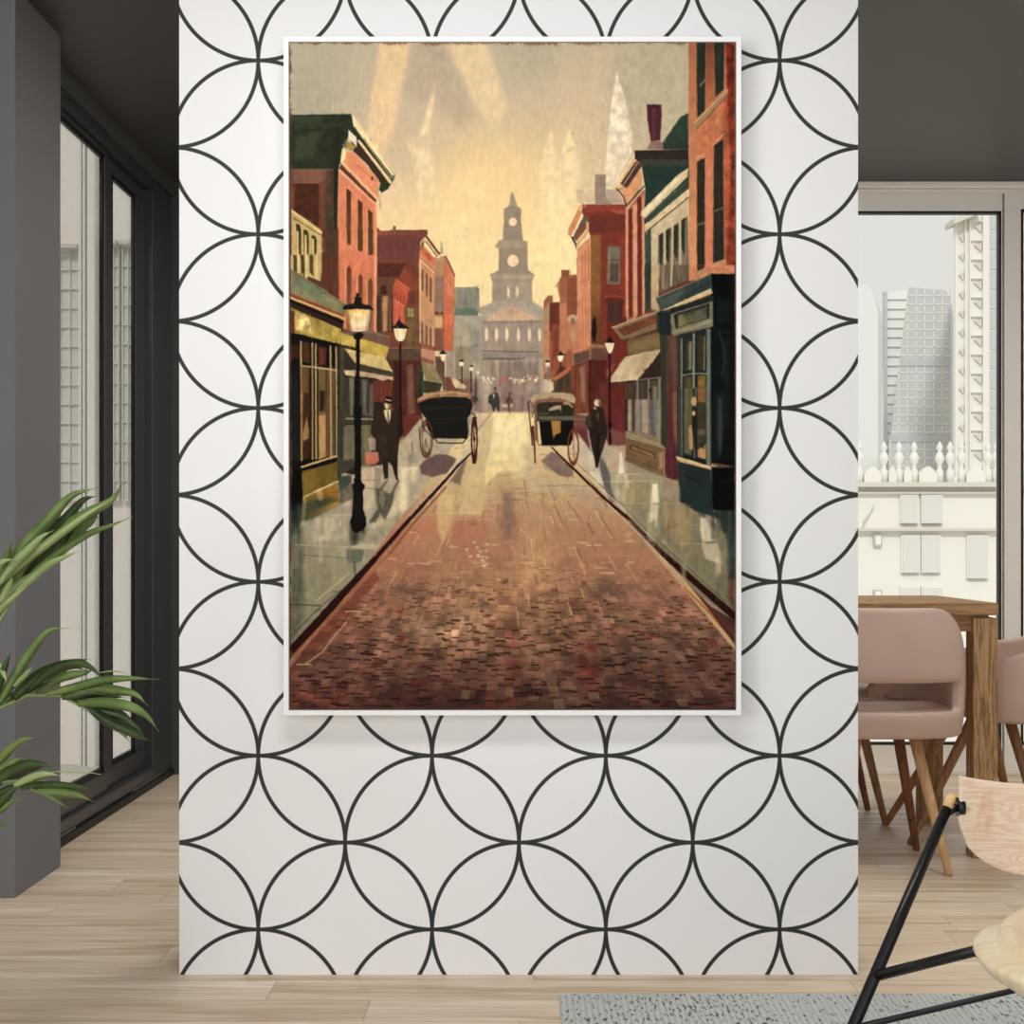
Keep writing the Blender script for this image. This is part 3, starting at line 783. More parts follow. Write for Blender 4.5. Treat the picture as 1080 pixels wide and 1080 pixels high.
cur = [0, 0, 1]
def use(k): cur[:] = VIEWS[k]
def tr(pts):
    a = np.array(pts, np.float32).reshape(-1, 2)
    return np.stack([(cur[0] + a[:, 0] / cur[2]), (cur[1] + a[:, 1] / cur[2])], 1)
def hexc(c):
    if isinstance(c, str): return np.array([int(c[i:i + 2], 16) / 255. for i in (0, 2, 4)], np.float32)
    return np.array(c, np.float32) / 255.
def vnoise(shape, cell, seed=0, ax=1.0, ay=1.0):
    """smooth value noise, cell size in photo px along x (ax) and y (ay)"""
    r = np.random.RandomState(seed)
    h, w = shape; cx, cy = cell * ax * G, cell * ay * G
    gh, gw = int(h / cy) + 3, int(w / cx) + 3
    g = r.rand(gh, gw).astype(np.float32)
    fy = np.arange(h) / cy; fx = np.arange(w) / cx
    iy = fy.astype(int); ix = fx.astype(int); ty = (fy - iy); tx = (fx - ix)
    ty = (ty * ty * (3 - 2 * ty)).astype(np.float32)[:, None]; tx = (tx * tx * (3 - 2 * tx)).astype(np.float32)[None]
    a = g[iy][:, ix]; b = g[iy][:, ix + 1]; c = g[iy + 1][:, ix]; d = g[iy + 1][:, ix + 1]
    return (a * (1 - tx) + b * tx) * (1 - ty) + (c * (1 - tx) + d * tx) * ty
N_fine = vnoise((PH, PW), 1.6, 1); N_mid = vnoise((PH, PW), 6, 2); N_big = vnoise((PH, PW), 26, 3)
N_vert = vnoise((PH, PW), 2.2, 4, 1, 9); N_hor = vnoise((PH, PW), 2.2, 5, 9, 1)
EDGE = (vnoise((PH, PW), 3, 6) - .5)
def blend(mask, sl, col, c2=None, ga=None, gb=None, tex=.05, vt=0):
    reg = IMG[sl]
    c = hexc(col)
    if c2 is not None:
        a, b = tr(ga)[0], tr(gb)[0]; d = b - a; L = float(d @ d) + 1e-6
        t = np.clip(((XX[sl] - a[0]) * d[0] + (YY[sl] - a[1]) * d[1]) / L, 0, 1)[..., None]
        c = c * (1 - t) + hexc(c2) * t
    k = 1 + tex * 2 * (N_mid[sl] - .5 + (N_fine[sl] - .5) * .6) + vt * 2 * (N_vert[sl] - .5)
    c = c * k[..., None]
    IMG[sl] = reg * (1 - mask[..., None]) + c * mask[..., None]
def box(a, pad):
    x0 = max(0, int((a[:, 0].min() - pad - CX0) * G)); x1 = min(PW, int((a[:, 0].max() + pad - CX0) * G) + 2)
    y0 = max(0, int((a[:, 1].min() - pad - CY0) * G)); y1 = min(PH, int((a[:, 1].max() + pad - CY0) * G) + 2)
    return (slice(y0, y1), slice(x0, x1)) if x1 > x0 and y1 > y0 else None
def p(col, pts, soft=.8, al=1., c2=None, ga=None, gb=None, tex=.05, vt=0, rag=.0):
    a = tr(pts); sl = box(a, soft + 1)
    if sl is None: return
    X, Y = XX[sl], YY[sl]; d = np.full(X.shape, 1e9, np.float32); ins = np.zeros(X.shape, bool)
    n = len(a)
    for i in range(n):
        x0, y0 = a[i]; x1, y1 = a[(i + 1) % n]
        ex, ey = x1 - x0, y1 - y0; L = ex * ex + ey * ey + 1e-9
        t = np.clip(((X - x0) * ex + (Y - y0) * ey) / L, 0, 1)
        d = np.minimum(d, (X - x0 - t * ex) ** 2 + (Y - y0 - t * ey) ** 2)
        cond = ((y0 > Y) != (y1 > Y))
        if abs(ey) > 1e-9: ins ^= cond & (X < ex * (Y - y0) / ey + x0)
    sd = np.where(ins, -1, 1) * np.sqrt(d)
    if rag: sd = sd + EDGE[sl] * rag * 2
    blend(np.clip(.5 - sd / max(soft, .4), 0, 1) * al, sl, col, c2, ga, gb, tex, vt)
def l(col, pts, w, soft=.6, al=1., w2=None, tex=.03):
    a = tr(pts); n = len(a) - 1; w2 = (w if w2 is None else w2) / cur[2]; w = w / cur[2]; w, w2 = max(w, .5), max(w2, .5)
    sl = box(a, max(w, w2) + soft + 1)
    if sl is None: return
    X, Y = XX[sl], YY[sl]; sd = np.full(X.shape, 1e9, np.float32)
    for i in range(n):
        x0, y0 = a[i]; x1, y1 = a[i + 1]; ex, ey = x1 - x0, y1 - y0; L = ex * ex + ey * ey + 1e-9
        t = np.clip(((X - x0) * ex + (Y - y0) * ey) / L, 0, 1)
        ww = w + (w2 - w) * (i + t) / n
        sd = np.minimum(sd, np.sqrt((X - x0 - t * ex) ** 2 + (Y - y0 - t * ey) ** 2) - ww / 2)
    blend(np.clip(.5 - sd / soft, 0, 1) * al, sl, col, tex=tex)
def e(col, cx, cy, rx, ry, soft=.8, al=1., ring=None, tex=.04):
    c = tr([cx, cy])[0]; rx, ry = rx / cur[2], ry / cur[2]
    a = np.array([[c[0] - rx, c[1] - ry], [c[0] + rx, c[1] + ry]]); sl = box(a, soft + 2)
    if sl is None: return
    r = np.sqrt(((XX[sl] - c[0]) / rx) ** 2 + ((YY[sl] - c[1]) / ry) ** 2)
    sd = (r - 1) * min(rx, ry)
    if ring: sd = np.abs(sd) * (max(rx, ry) / min(rx, ry)) ** 0 - ring / 2
    blend(np.clip(.5 - sd / soft, 0, 1) * al, sl, col, tex=tex)
def bars(col, x0, x1, n, duty, ytop, ybot, **k):
    """vertical bars between x0..x1; ytop/ybot = (y at x0, y at x1)"""
    for i in range(n):
        a = x0 + (x1 - x0) * (i + (1 - duty) / 2) / n; b = x0 + (x1 - x0) * (i + (1 + duty) / 2) / n
        f = lambda yy_, x: yy_[0] + (yy_[1] - yy_[0]) * (x - x0) / (x1 - x0)
        p(col, [a, f(ytop, a), b, f(ytop, b), b, f(ybot, b), a, f(ybot, a)], **k)

# --- sky
st = [(44, (190, 180, 156)), (100, (198, 184, 158)), (160, (214, 190, 152)), (220, (238, 208, 154)), (280, (246, 222, 160)), (340, (244, 226, 170)), (420, (200, 180, 160)), (760, (160, 120, 95))]
for ch in range(3):
    IMG[..., ch] = np.interp(YY[:, 0], [s[0] for s in st], [s[1][ch] / 255. for s in st])[:, None]
def wash(col, cx, cy, rx, ry, al):
    r = ((XX - cx) / rx) ** 2 + ((YY - cy) / ry) ** 2
    m = (np.exp(-r * 1.5) * al)[..., None]
    IMG[:] = IMG * (1 - m) + hexc(col) * m
wash((170, 168, 148), 325, 110, 60, 90, .9); wash((172, 168, 150), 690, 90, 90, 90, .75); wash((196, 180, 156), 450, 90, 60, 60, .6)
wash((252, 216, 150), 520, 190, 80, 60, .7); wash((254, 230, 160), 585, 270, 60, 70, .6); wash((226, 196, 158), 610, 120, 40, 90, .5)
wash((236, 206, 168), 415, 200, 22, 50, .6); wash((192, 178, 158), 430, 160, 40, 40, .5); wash((250, 226, 178), 600, 150, 20, 30, .2)
use('R1')
p('ebc99a', [455, 60, 600, 60, 570, 200, 530, 400, 480, 560, 400, 520, 420, 300, 445, 160], 6, .85, tex=.03)
p('ead0a4', [740, 60, 925, 60, 975, 210, 1020, 350, 960, 440, 870, 330, 810, 200], 7, .8, tex=.03)
p('ad9f88', [600, 60, 740, 60, 800, 190, 880, 380, 800, 430, 700, 300, 620, 330, 560, 280, 590, 140], 12, .45)
p('e8cfa4', [700, 240, 690, 330, 680, 480, 696, 700, 620, 700, 600, 560, 560, 480, 630, 470, 660, 370], 5, .6)
p('f4dcae', [705, 260, 660, 380, 640, 470, 668, 460, 690, 350], 3, .7)
p('f2dcb2', [590, 530, 620, 600, 620, 760, 700, 780, 690, 560, 640, 520], 6, .45)
p('d0b894', [520, 410, 580, 480, 560, 560, 470, 560, 480, 520], 8, .5)
p('f6dca4', [820, 830, 836, 830, 840, 1060, 815, 1060], 6, .55)
p('f9e0a4', [700, 700, 900, 640, 960, 800, 930, 1000, 760, 1000, 680, 860], 20, .35)
use('R2')
p('c3b798', [500, 60, 815, 60, 815, 480, 690, 500, 600, 480, 560, 400, 520, 240, 498, 180], 6, .65)
p('b2ab93', [0, 60, 240, 60, 230, 190, 120, 210, 0, 180], 16, .5)
p('d8c4a0', [390, 100, 490, 90, 490, 200, 460, 520, 440, 640, 330, 760, 330, 560, 370, 300], 10, .45)
p('eadcc0', [500, 192, 535, 300, 575, 500, 560, 560, 490, 690, 440, 735, 460, 480, 480, 300], 1.2, .95, tex=.09)
p('f2e8d0', [500, 200, 520, 330, 540, 480, 500, 520, 470, 460, 482, 300], 4, .5, tex=.1)
p('f8e2b0', [215, 440, 235, 560, 240, 680, 210, 820, 160, 700, 165, 600, 190, 490], 4, .6)
p('f8e4b4', [292, 440, 318, 520, 345, 640, 320, 760, 240, 820, 240, 640, 268, 500], 4, .6)
p('f9e8b4', [120, 960, 200, 700, 330, 770, 320, 1060, 120, 1060], 14, .5)
p('fbe39c', [110, 920, 200, 900, 250, 1080, 120, 1080], 10, .5)

# --- far street end, haze
use('S2')
p('a59484', [0, 110, 790, 110, 800, 900, 0, 900], 2, tex=.05, vt=.05)
p('a9a190', [60, 90, 280, 90, 290, 620, 60, 620], 2, vt=.06)
p('b5ac83', [120, 200, 210, 200, 200, 480, 120, 460], 6, .6, vt=.1)
p('7f8583', [205, 215, 275, 215, 275, 470, 210, 480], 4, .6)
p('6a6660', [215, 342, 262, 342, 262, 352, 215, 352], 1, .7)
use('S1')
p('85857a', [68, 872, 255, 868, 275, 885, 275, 1080, 62, 1080], .9, vt=.08)
p('b3ab8c', [68, 878, 98, 874, 98, 1000, 75, 1040], 2, .6)
p('75766c', [105, 900, 180, 900, 175, 1010, 110, 1030], 3, .5, vt=.1)
p('4f665c', [60, 1070, 100, 1050, 190, 1036, 260, 1060, 270, 1080, 60, 1080], 1.2)
use('S2')
p('5f7568', [62, 70, 100, 42, 190, 34, 262, 60, 262, 100, 62, 100], 1.2)
p('a8a295', [62, 104, 300, 100, 300, 178, 62, 178], 3, .8)
# church tower
use('S1')
p('a0917f', [528, 125, 536, 100, 548, 100, 556, 125, 582, 210, 616, 232, 612, 330, 630, 490, 668, 500, 664, 555, 668, 730, 726, 770, 700, 830, 706, 1000, 790, 1045, 800, 1085, 270, 1085, 275, 1035, 378, 1010, 380, 830, 358, 768, 430, 735, 434, 560, 400, 538, 434, 490, 462, 486, 474, 330, 474, 234, 520, 205], 1, tex=.02)
p('8f8172', [476, 236, 520, 212, 575, 212, 612, 236, 610, 330, 624, 486, 470, 486, 478, 330], 1.5, .8)
p('91836f', [436, 552, 662, 552, 664, 726, 700, 760, 400, 760, 434, 728], 2, .8)
p('a5967c', [405, 536, 440, 495, 640, 492, 666, 505, 660, 545, 430, 556], 1.5, .8)
p('b2a288', [362, 770, 722, 772, 706, 800, 380, 802], 1.5, .8)
p('a79a88', [384, 830, 700, 830, 702, 1000, 384, 1000], 2, .7, vt=.03)
e('f5d7ad', 548, 338, 33, 33, 1); e('e8b98c', 548, 330, 12, 14, 2, .5)
e('8a7b6c', 540, 655, 56, 50, 3, .5); e('f3d2aa', 548, 656, 46, 49, 1)
for x in (508, 580): e('f5e2c2', x, 908, 13, 44, 1); e('8a8072', x - 18, 905, 12, 44, 3, .5)
e('7c7064', 434, 905, 40, 90, 8, .35)
# pediment & body
use('S2')
p('a9a092', [290, 30, 380, -10, 560, -40, 720, -10, 800, 40, 795, 150, 290, 150], 2, .9)
p('c99f85', [545, 14, 782, 138, 318, 148, 400, 80], 2, c2='d4b08e', ga=(545, 14), gb=(545, 145), tex=.03)
p('8b7b72', [300, 146, 790, 138, 790, 162, 305, 170], 1.5)
p('a29284', [300, 160, 788, 158, 788, 380, 300, 380], 2, vt=.03)
for x in (332, 412, 496, 590, 680, 764): e('f0dfbc', x, 254, 15, 52, 1, .95); e('8c7d74', x - 22, 250, 8, 50, 3, .4)
p('6f6664', [300, 380, 540, 386, 760, 388, 760, 398, 540, 402, 300, 390], 1.2)
p('8f8581', [300, 400, 790, 404, 790, 440, 300, 440], 2, .8)
p('67605f', [305, 444, 440, 440, 600, 444, 660, 436, 640, 452, 520, 462, 300, 456], 1.4)
p('a39382', [296, 470, 790, 460, 800, 890, 300, 890], 2, c2='9a8279', ga=(296, 470), gb=(296, 890), vt=.12)
p('81736d', [440, 478, 745, 478, 745, 640, 440, 640], 4, .75, vt=.12)
p('8c6f6d', [440, 640, 650, 640, 650, 880, 440, 880], 5, .6, vt=.14)
p('b7a794', [300, 640, 370, 640, 370, 880, 300, 880], 4, .6, vt=.1)
p('bdb09b', [770, 440, 800, 440, 806, 640, 800, 720, 770, 740], 2, .7)
l('a8a294', [285, 200, 290, 880], 12, 2, .5)
r2 = np.random.RandomState(5)
for i in range(46):
    x = 305 + i * 9.8; y = 622 + r2.randn() * 13
    if 400 < x < 440: continue
    c = ['f2e3b4', 'e9c79c', 'd5606c', 'e0a080', 'f6efd0'][r2.randint(5)] if x > 440 else 'f0e4c0'
    if 440 < x < 520: c = 'cf5a66'
    e(c, x, y, 5 + r2.rand() * 6, 6 + r2.rand() * 9, .8, .8)
for x, y in ((262, 562), (305, 602), (628, 626), (735, 622)): e('f5e8b8', x, y, 13, 13, 1.5, .9)
# distant pedestrians
e('2c2b2a', 402, 690, 11, 9); p('3a3836', [350, 750, 385, 728, 420, 724, 442, 780, 440, 882, 425, 882, 408, 840, 398, 880, 380, 880, 376, 830, 345, 805], .9)
p('dccfb8', [385, 738, 398, 738, 392, 778], .8); e('6a5a50', 402, 710, 9, 12)
e('5a3c34', 520, 738, 10, 13); p('553c34', [498, 765, 520, 752, 545, 790, 540, 820, 526, 822, 524, 884, 510, 884, 508, 822, 492, 800], 1)
p('7d5c58', [610, 760, 626, 740, 636, 780, 628, 886, 610, 886], 2, .8); p('80605c', [668, 770, 680, 770, 684, 880, 664, 880], 3, .5)
p('efdcae', [462, 822, 500, 818, 505, 845, 462, 842], 1.5, .7); p('eadcb0', [525, 820, 545, 818, 545, 840, 525, 842], 1.5, .7)

# --- left far buildings
use('A')
p('553024', [305, 240, 398, 240, 445, 300, 445, 440, 420, 470, 305, 500], 1, vt=.08); p('6a3a2c', [606, 300, 776, 250, 776, 500, 606, 430], 1, vt=.08)
use('S10')
p('b07450', [520, 320, 620, 305, 690, 460, 690, 700, 680, 1080, 520, 1080], 1)
p('b4865f', [526, 325, 600, 310, 622, 320, 600, 470, 526, 480], 1.5, vt=.06)
p('8f6e5e', [524, 480, 602, 478, 602, 770, 526, 770], 1.5, vt=.04)
p('d97650', [604, 480, 618, 350, 686, 470, 682, 700, 668, 1080, 604, 1080], 1, c2='d9653f', ga=(640, 400), gb=(640, 1000), vt=.05)
l('7c3f2c', [618, 312, 690, 468], 12, .8); l('f0a478', [612, 500, 684, 640], 6, .8, .9); l('f0a478', [612, 560, 680, 660], 4, .8, .8)
p('6f3026', [526, 764, 596, 764, 596, 782, 526, 784], 1)
p('dcae78', [528, 800, 586, 800, 586, 890, 528, 890], 1.4); p('84503c', [526, 900, 604, 900, 604, 1080, 526, 1080], 2, vt=.08)
l('7a3a2a', [590, 780, 606, 830, 600, 900], 5, .8, .7); l('b06040', [600, 960, 676, 1060], 4, .8, .8)
p('8b8a76', [570, 290, 578, 200, 588, 190, 596, 290], 2, .8)
# left brick block with cornice
p('7c3b2e', [50, 104, 470, 95, 470, 130, 410, 200, 400, 1080, 50, 1080], 1, tex=.06)
p('8f4a36', [55, 110, 460, 96, 440, 140, 60, 140], 1.2, c2='7c3a2a', ga=(55, 120), gb=(460, 120))
p('6f3a36', [60, 150, 405, 160, 400, 350, 60, 350], 2, tex=.04)
for i, x in enumerate((150, 180, 212, 240, 268, 290)): l('5c2b28', [x, 180, x + 6, 250], 9, 1, .8)
l('4b3a34', [170, 98, 380, 102], 8, 1, .8); p('4b443c', [185, 92, 196, 60, 210, 66, 214, 92], .8)
p('55281c', [60, 365, 290, 365, 250, 480, 60, 480], 2, tex=.08)
p('6b3424', [290, 360, 400, 360, 400, 700, 330, 700, 290, 420], 2, .8)
p('8e3e26', [240, 470, 280, 400, 385, 520, 385, 600, 320, 590], 1.5, .9)
p('633f2c', [60, 490, 200, 490, 190, 620, 60, 620], 2); p('3c2018', [85, 560, 130, 540, 140, 620, 85, 620], 2)
p('4a3226', [62, 640, 190, 630, 190, 930, 62, 930], 1.5, vt=.2)
p('c48f5a', [100, 660, 150, 640, 150, 900, 105, 900], 2, .85, vt=.15); p('8a5a38', [150, 640, 170, 640, 170, 920, 150, 920], 2)
p('c24d34', [190, 560, 215, 490, 325, 570, 300, 700, 280, 760, 285, 1000, 190, 880], 1.2)
p('d25e40', [192, 640, 280, 710, 280, 880, 192, 860], 2, .8, vt=.06)
for a in range(4): l('7b2a1e', [205 + a * 24, 600 + a * 14, 200 + a * 24, 655 + a * 14], 7, .8, .9)
l('e07c5c', [215, 505, 325, 580], 5, .7); l('e07c5c', [205, 530, 312, 605], 4, .7); l('e8906c', [195, 660, 278, 718], 5, .7)
p('6a3020', [325, 580, 330, 650, 310, 620], 1)
p('6c4a2e', [285, 720, 398, 720, 398, 1080, 285, 1080], 2, vt=.12)
p('a98d52', [308, 732, 354, 732, 354, 802, 308, 802], 1); l('5c4428', [331, 732, 331, 802], 4, .6); l('5c4428', [308, 768, 354, 768], 4, .6)
p('7e5c32', [300, 840, 356, 830, 356, 1000, 300, 1000], 2, .8)
p('7c5238', [380, 200, 400, 700, 400, 1080, 370, 1080, 372, 720], 3, .5)
# its sunlit facade
p('cf8a5c', [400, 330, 420, 200, 530, 330, 524, 1060, 408, 1030], 1, c2='c8946c', ga=(420, 400), gb=(420, 1000), vt=.06)
p('e6c08c', [402, 350, 416, 340, 412, 1010, 404, 1020], 1)
p('d26a48', [418, 215, 530, 340, 524, 395, 416, 300], 1, tex=.08); p('b1432c', [455, 270, 500, 320, 490, 345, 450, 300], 2, .8)
p('e9c896', [440, 165, 458, 160, 580, 300, 560, 330, 545, 322], 1); p('5b3020', [450, 150, 465, 140, 575, 290, 560, 300], .8, .9)
l('3a2a22', [455, 190, 545, 310], 8, .8, .9); l('f1d6a0', [412, 345, 524, 446], 6, .7); l('a85a3c', [410, 320, 524, 420], 4, .7)
p('7a4a32', [408, 270, 420, 200, 445, 175, 440, 210, 420, 250], 1)
for x0, y0, y1 in ((420, 415, 600), (455, 448, 640), (486, 480, 690)): p('6a4634', [x0, y0, x0 + 17, y0 + 8, x0 + 17, y1, x0, y1 - 14], 1, .95)
for x0, y0, y1 in ((418, 840, 1020), (453, 868, 1030), (486, 890, 1050)): p('6c4836', [x0, y0, x0 + 16, y0 + 10, x0 + 16, y1, x0, y1], 1, .9)
p('8c3b28', [404, 1010, 530, 1050, 530, 1085, 404, 1060], 1.5, .8)

# --- right far buildings
use('S11')
p('a8623c', [0, 870, 20, 855, 20, 920, 80, 915, 80, 1090, 0, 1090], 1); p('5c2a20', [0, 920, 80, 915, 80, 1090, 0, 1090], 1.5)
p('8a4e30', [92, 650, 160, 655, 160, 695, 218, 690, 220, 1090, 80, 1090, 80, 915, 85, 830, 60, 790, 92, 710], 1)
p('98552f', [145, 700, 218, 694, 220, 1090, 150, 1090], 1.5, tex=.06)
p('b8693f', [60, 790, 95, 715, 145, 720, 140, 860, 85, 915], 1.4); p('d08c66', [90, 840, 140, 800, 135, 860, 85, 910], 1.2); l('e8dcc0', [48, 784, 92, 690], 6, .8)
l('4a342a', [46, 792, 94, 716], 5, .8, .8)
p('c98560', [88, 920, 150, 880, 150, 1090, 88, 1090], 1.2, vt=.05)
use('R4')
p('9c5a3a', [180, 200, 200, 172, 220, 176, 220, 205, 250, 205, 250, 540, 180, 540], 1)
p('6b2f22', [205, 205, 250, 205, 252, 330, 205, 330], 1.4); p('8a3f2a', [215, 300, 250, 300, 250, 500, 215, 500], 2, vt=.1)
p('c4805a', [177, 240, 205, 200, 205, 500, 180, 520], 1.2, vt=.06); p('a58a5c', [176, 250, 205, 215, 203, 300, 178, 330], 1.5, .8)
p('c37a54', [250, 190, 328, 150, 328, 500, 250, 500], 1.2, vt=.04); p('8c4a30', [278, 95, 328, 90, 328, 260, 282, 270], 1.6)
p('a55f44', [252, 100, 280, 95, 282, 200, 255, 210], 1.5)
e('c9a68a', 305, 275, 22, 18, 1.6, .9); p('bf8b6c', [285, 320, 325, 300, 325, 370, 300, 370], 2, .9); e('76503c', 308, 285, 10, 12, 2, .8)
p('974a30', [220, 450, 330, 400, 330, 700, 220, 700], 2, .8, vt=.12)
# right tall red brick
use('R4')
p('8a3024', [385, 250, 545, 250, 545, 400, 385, 400], 1, tex=.06); p('d88660', [326, 280, 388, 280, 388, 400, 326, 405], 1, vt=.05); p('6d3a1e', [388, 280, 440, 280, 440, 395, 388, 395], 1.4, tex=.08)
for x in (338, 352, 366): l('b86848', [x, 280, x, 390], 4, 1.2, .6)
p('5a3028', [455, 280, 530, 280, 530, 300, 455, 300], 1.4); p('a8503a', [536, 250, 640, 250, 640, 330, 536, 380], 1.2, vt=.05); l('dc9470', [548, 260, 548, 360], 6, 1); p('74241a', [556, 260, 572, 260, 572, 350, 556, 356], 1.4); p('d08a68', [574, 260, 588, 260, 588, 345, 574, 350], 1.4); p('74241a', [590, 260, 606, 260, 606, 335, 590, 345], 1.4)
use('S11')
p('cbb49c', [215, 0, 375, 0, 375, 60, 350, 105, 262, 120, 215, 100], 2, .6); p('b0a08e', [372, 0, 600, 0, 610, 112, 372, 112], 1, tex=.05)
p('d9cbb0', [425, 45, 445, 0, 470, 0, 450, 45], 1, .8)
p('7e2f22', [262, 122, 620, 118, 640, 600, 640, 1090, 330, 1090, 330, 380, 262, 180], 1, tex=.06)
p('93372a', [265, 122, 615, 120, 612, 205, 520, 185, 300, 185, 262, 170], 1.4); p('b04c36', [480, 165, 614, 165, 612, 208, 520, 185], 1.5)
p('6a2c24', [330, 210, 610, 205, 610, 340, 410, 350, 320, 340], 2, .9); 
p('95301f', [560, 350, 625, 350, 640, 1090, 580, 1090], 3, .7)
p('8c5a2a', [332, 370, 412, 370, 412, 1090, 332, 1090], 2, c2='6d3a1e', ga=(332, 900), gb=(412, 1090), tex=.08)
for yb in range(390, 1080, 26): l('6d3f1c', [334, yb, 405, yb + 2], 4, .8, .55)
p('71695a', [472, 462, 574, 462, 570, 770, 462, 770], 1.2, tex=.08); p('4d3a30', [490, 600, 560, 600, 555, 750, 482, 750], 2, .8, vt=.15); l('3e2a22', [470, 572, 572, 572], 5, .7)
p('8c7a64', [478, 470, 488, 470, 480, 760, 466, 760], 1, .7)
p('682018', [450, 880, 600, 880, 600, 920, 450, 920], 2); l('b85a48', [450, 876, 520, 860, 600, 880], 7, .9); p('59332c', [470, 910, 590, 910, 590, 1090, 470, 1090], 1.4, vt=.1)
p('dc8c64', [222, 480, 322, 390, 332, 470, 332, 1090, 220, 1090], 1, vt=.05)
for x in (262, 288, 314): l('b05a3c', [x, 520 - (x - 262), x, 760 - (x - 262) * .6], 9, 1.2, .7)
for x in (240, 262, 288, 312): l('b86848', [x, 880, x, 1080], 8, 1.2, .6)
l('7a2f20', [220, 560, 224, 690], 4, .8, .8)
p('d2854e', [145, 370, 150, 320, 240, 130, 270, 125, 262, 180, 180, 370], 1); p('e8b888', [232, 160, 262, 124, 268, 140, 246, 180], 1)
p('f0e0c4', [175, 370, 265, 200, 275, 212, 190, 385], .8); p('6a4c38', [190, 385, 275, 205, 320, 230, 300, 300, 215, 420], 1)
p('8f4430', [215, 420, 215, 390, 300, 270, 312, 300], 1.2); p('d7a878', [290, 255, 315, 265, 320, 320, 300, 370, 222, 470, 212, 440, 300, 330], 1); p('382820', [165, 375, 190, 385, 216, 440, 214, 485, 200, 440], 1)
use('R4')
p('9c6a50', [300, 400, 400, 386, 540, 395, 540, 440, 388, 450, 300, 490], 1); p('d77c58', [304, 400, 390, 384, 380, 402, 304, 430], 1, .9)
p('5f4238', [312, 430, 378, 412, 378, 455, 315, 475], 1.2, .9); p('6b4438', [388, 405, 540, 400, 540, 455, 388, 455], 1.4); l('4a2420', [300, 486, 388, 458, 545, 458], 5, .8)
p('7a3a26', [300, 490, 378, 462, 378, 690, 300, 690], 1.2, vt=.2); p('a98a70', [335, 490, 362, 480, 360, 640, 345, 640], 3, .6); p('3c1812', [378, 460, 388, 460, 388, 700, 378, 700], .8)
p('5c2019', [388, 460, 540, 458, 540, 800, 388, 800], 1, vt=.08); p('7c3a34', [420, 560, 540, 560, 540, 770, 430, 770], 4, .5, vt=.12)
p('66292a', [300, 690, 400, 700, 400, 760, 300, 760], 3, .8)
e('1e120e', 401, 320, 11, 55, 1)
p('4f3a2c', [255, 480, 300, 500, 300, 600, 215, 600, 215, 545], 1.4, vt=.25); p('c8643e', [205, 545, 300, 480, 290, 510, 235, 545], 1.2); p('e8e0c0', [212, 555, 224, 550, 224, 590, 212, 590], 1, .8)
# pink striped facade and green-grey house at right
use('S11')
p('b9694c', [612, 0, 770, 0, 772, 1090, 612, 1090], 1, vt=.03)
for x0, x1 in ((640, 672), (708, 748)): p('742418', [x0, 160 - (x0 - 640) * 1.4, x1, 150 - (x0 - 640) * 1.4, x1, 1030, x0, 1050], 1.2)
p('d99470', [672, 130, 708, 110, 712, 1020, 680, 1060], 1.2); l('e0a078', [624, 160, 628, 1060], 14, 1); l('dba07c', [756, 60, 762, 1000], 16, 1.2)
p('e09a6c', [610, 0, 690, 0, 625, 95], 1); p('3f5146', [690, 0, 740, 0, 620, 110, 612, 88], 1); l('5a4334', [575, 20, 604, 62, 612, 100, 628, 140], 7, .9); l('efc890', [640, 150, 625, 150, 730, 30, 772, -20], 8, 1)
use('R2')
p('a6503a', [540, 780, 620, 700, 622, 1085, 545, 1085], 1, .0)
p('efb488', [500, 700, 580, 560, 612, 600, 612, 660, 530, 770], 1.2, .9); p('e09868', [520, 700, 610, 620, 610, 690, 545, 770], 1)
p('4c3226', [515, 680, 585, 580, 612, 600, 545, 700], 1.2); l('f2d9a0', [497, 690, 580, 548], 7, .8); l('c9a87c', [520, 700, 590, 590], 4, .8); l('2f2a20', [500, 700, 530, 735, 540, 770], 5, .8)
l('3f5146', [540, 780, 620, 690], 7, .9)
# chimneys
p('93816f', [405, 640, 452, 640, 452, 740, 480, 770, 405, 770], 1); p('4e222b', [632, 332, 696, 332, 698, 380, 690, 490, 650, 495, 634, 400], 1, tex=.06)
p('3a1a20', [640, 336, 692, 336, 690, 345, 640, 345], 1, .7); p('6b333a', [655, 350, 672, 350, 668, 490, 655, 490], 2, .6); p('8b6a62', [632, 528, 648, 495, 692, 492, 712, 530], 1.5)
p('2f4436', [700, 500, 780, 385, 815, 370, 815, 530, 705, 530], 1, c2='22352c', ga=(700, 400), gb=(815, 530))
p('1f3630', [608, 590, 830, 570, 830, 690, 620, 860, 625, 700], 1, tex=.08)
p('2d2522', [578, 534, 815, 530, 815, 598, 612, 600, 580, 570], .9); p('3c4038', [600, 572, 812, 575, 812, 600, 612, 602], 1.4, .8)
p('dac79c', [608, 800, 770, 640, 815, 610, 810, 650, 625, 830, 605, 820], 1); p('f0e0b8', [608, 805, 760, 650, 775, 660, 620, 822], 1, .8); l('5e5a44', [625, 835, 812, 668], 5, .8)
p('34473a', [625, 845, 812, 680, 812, 700, 640, 850], 1.2); p('d9c596', [632, 858, 812, 705, 812, 735, 640, 880], 1, tex=.06); l('433c30', [636, 886, 812, 742], 6, .8)
p('c9b894', [640, 890, 812, 750, 820, 1085, 640, 1085], 1, tex=.06)
p('706450', [684, 910, 812, 820, 815, 1085, 678, 1085], 1.5, c2='8a7c66', ga=(690, 900), gb=(690, 1080), vt=.2)
for x0, x1, y0 in ((686, 702, 905), (714, 732, 885), (748, 768, 865), (780, 800, 840)): p('22281f', [x0, y0, x1, y0 - 12, x1 - 2, y0 + 150, x0 + 2, y0 + 120], 1.4, .9)
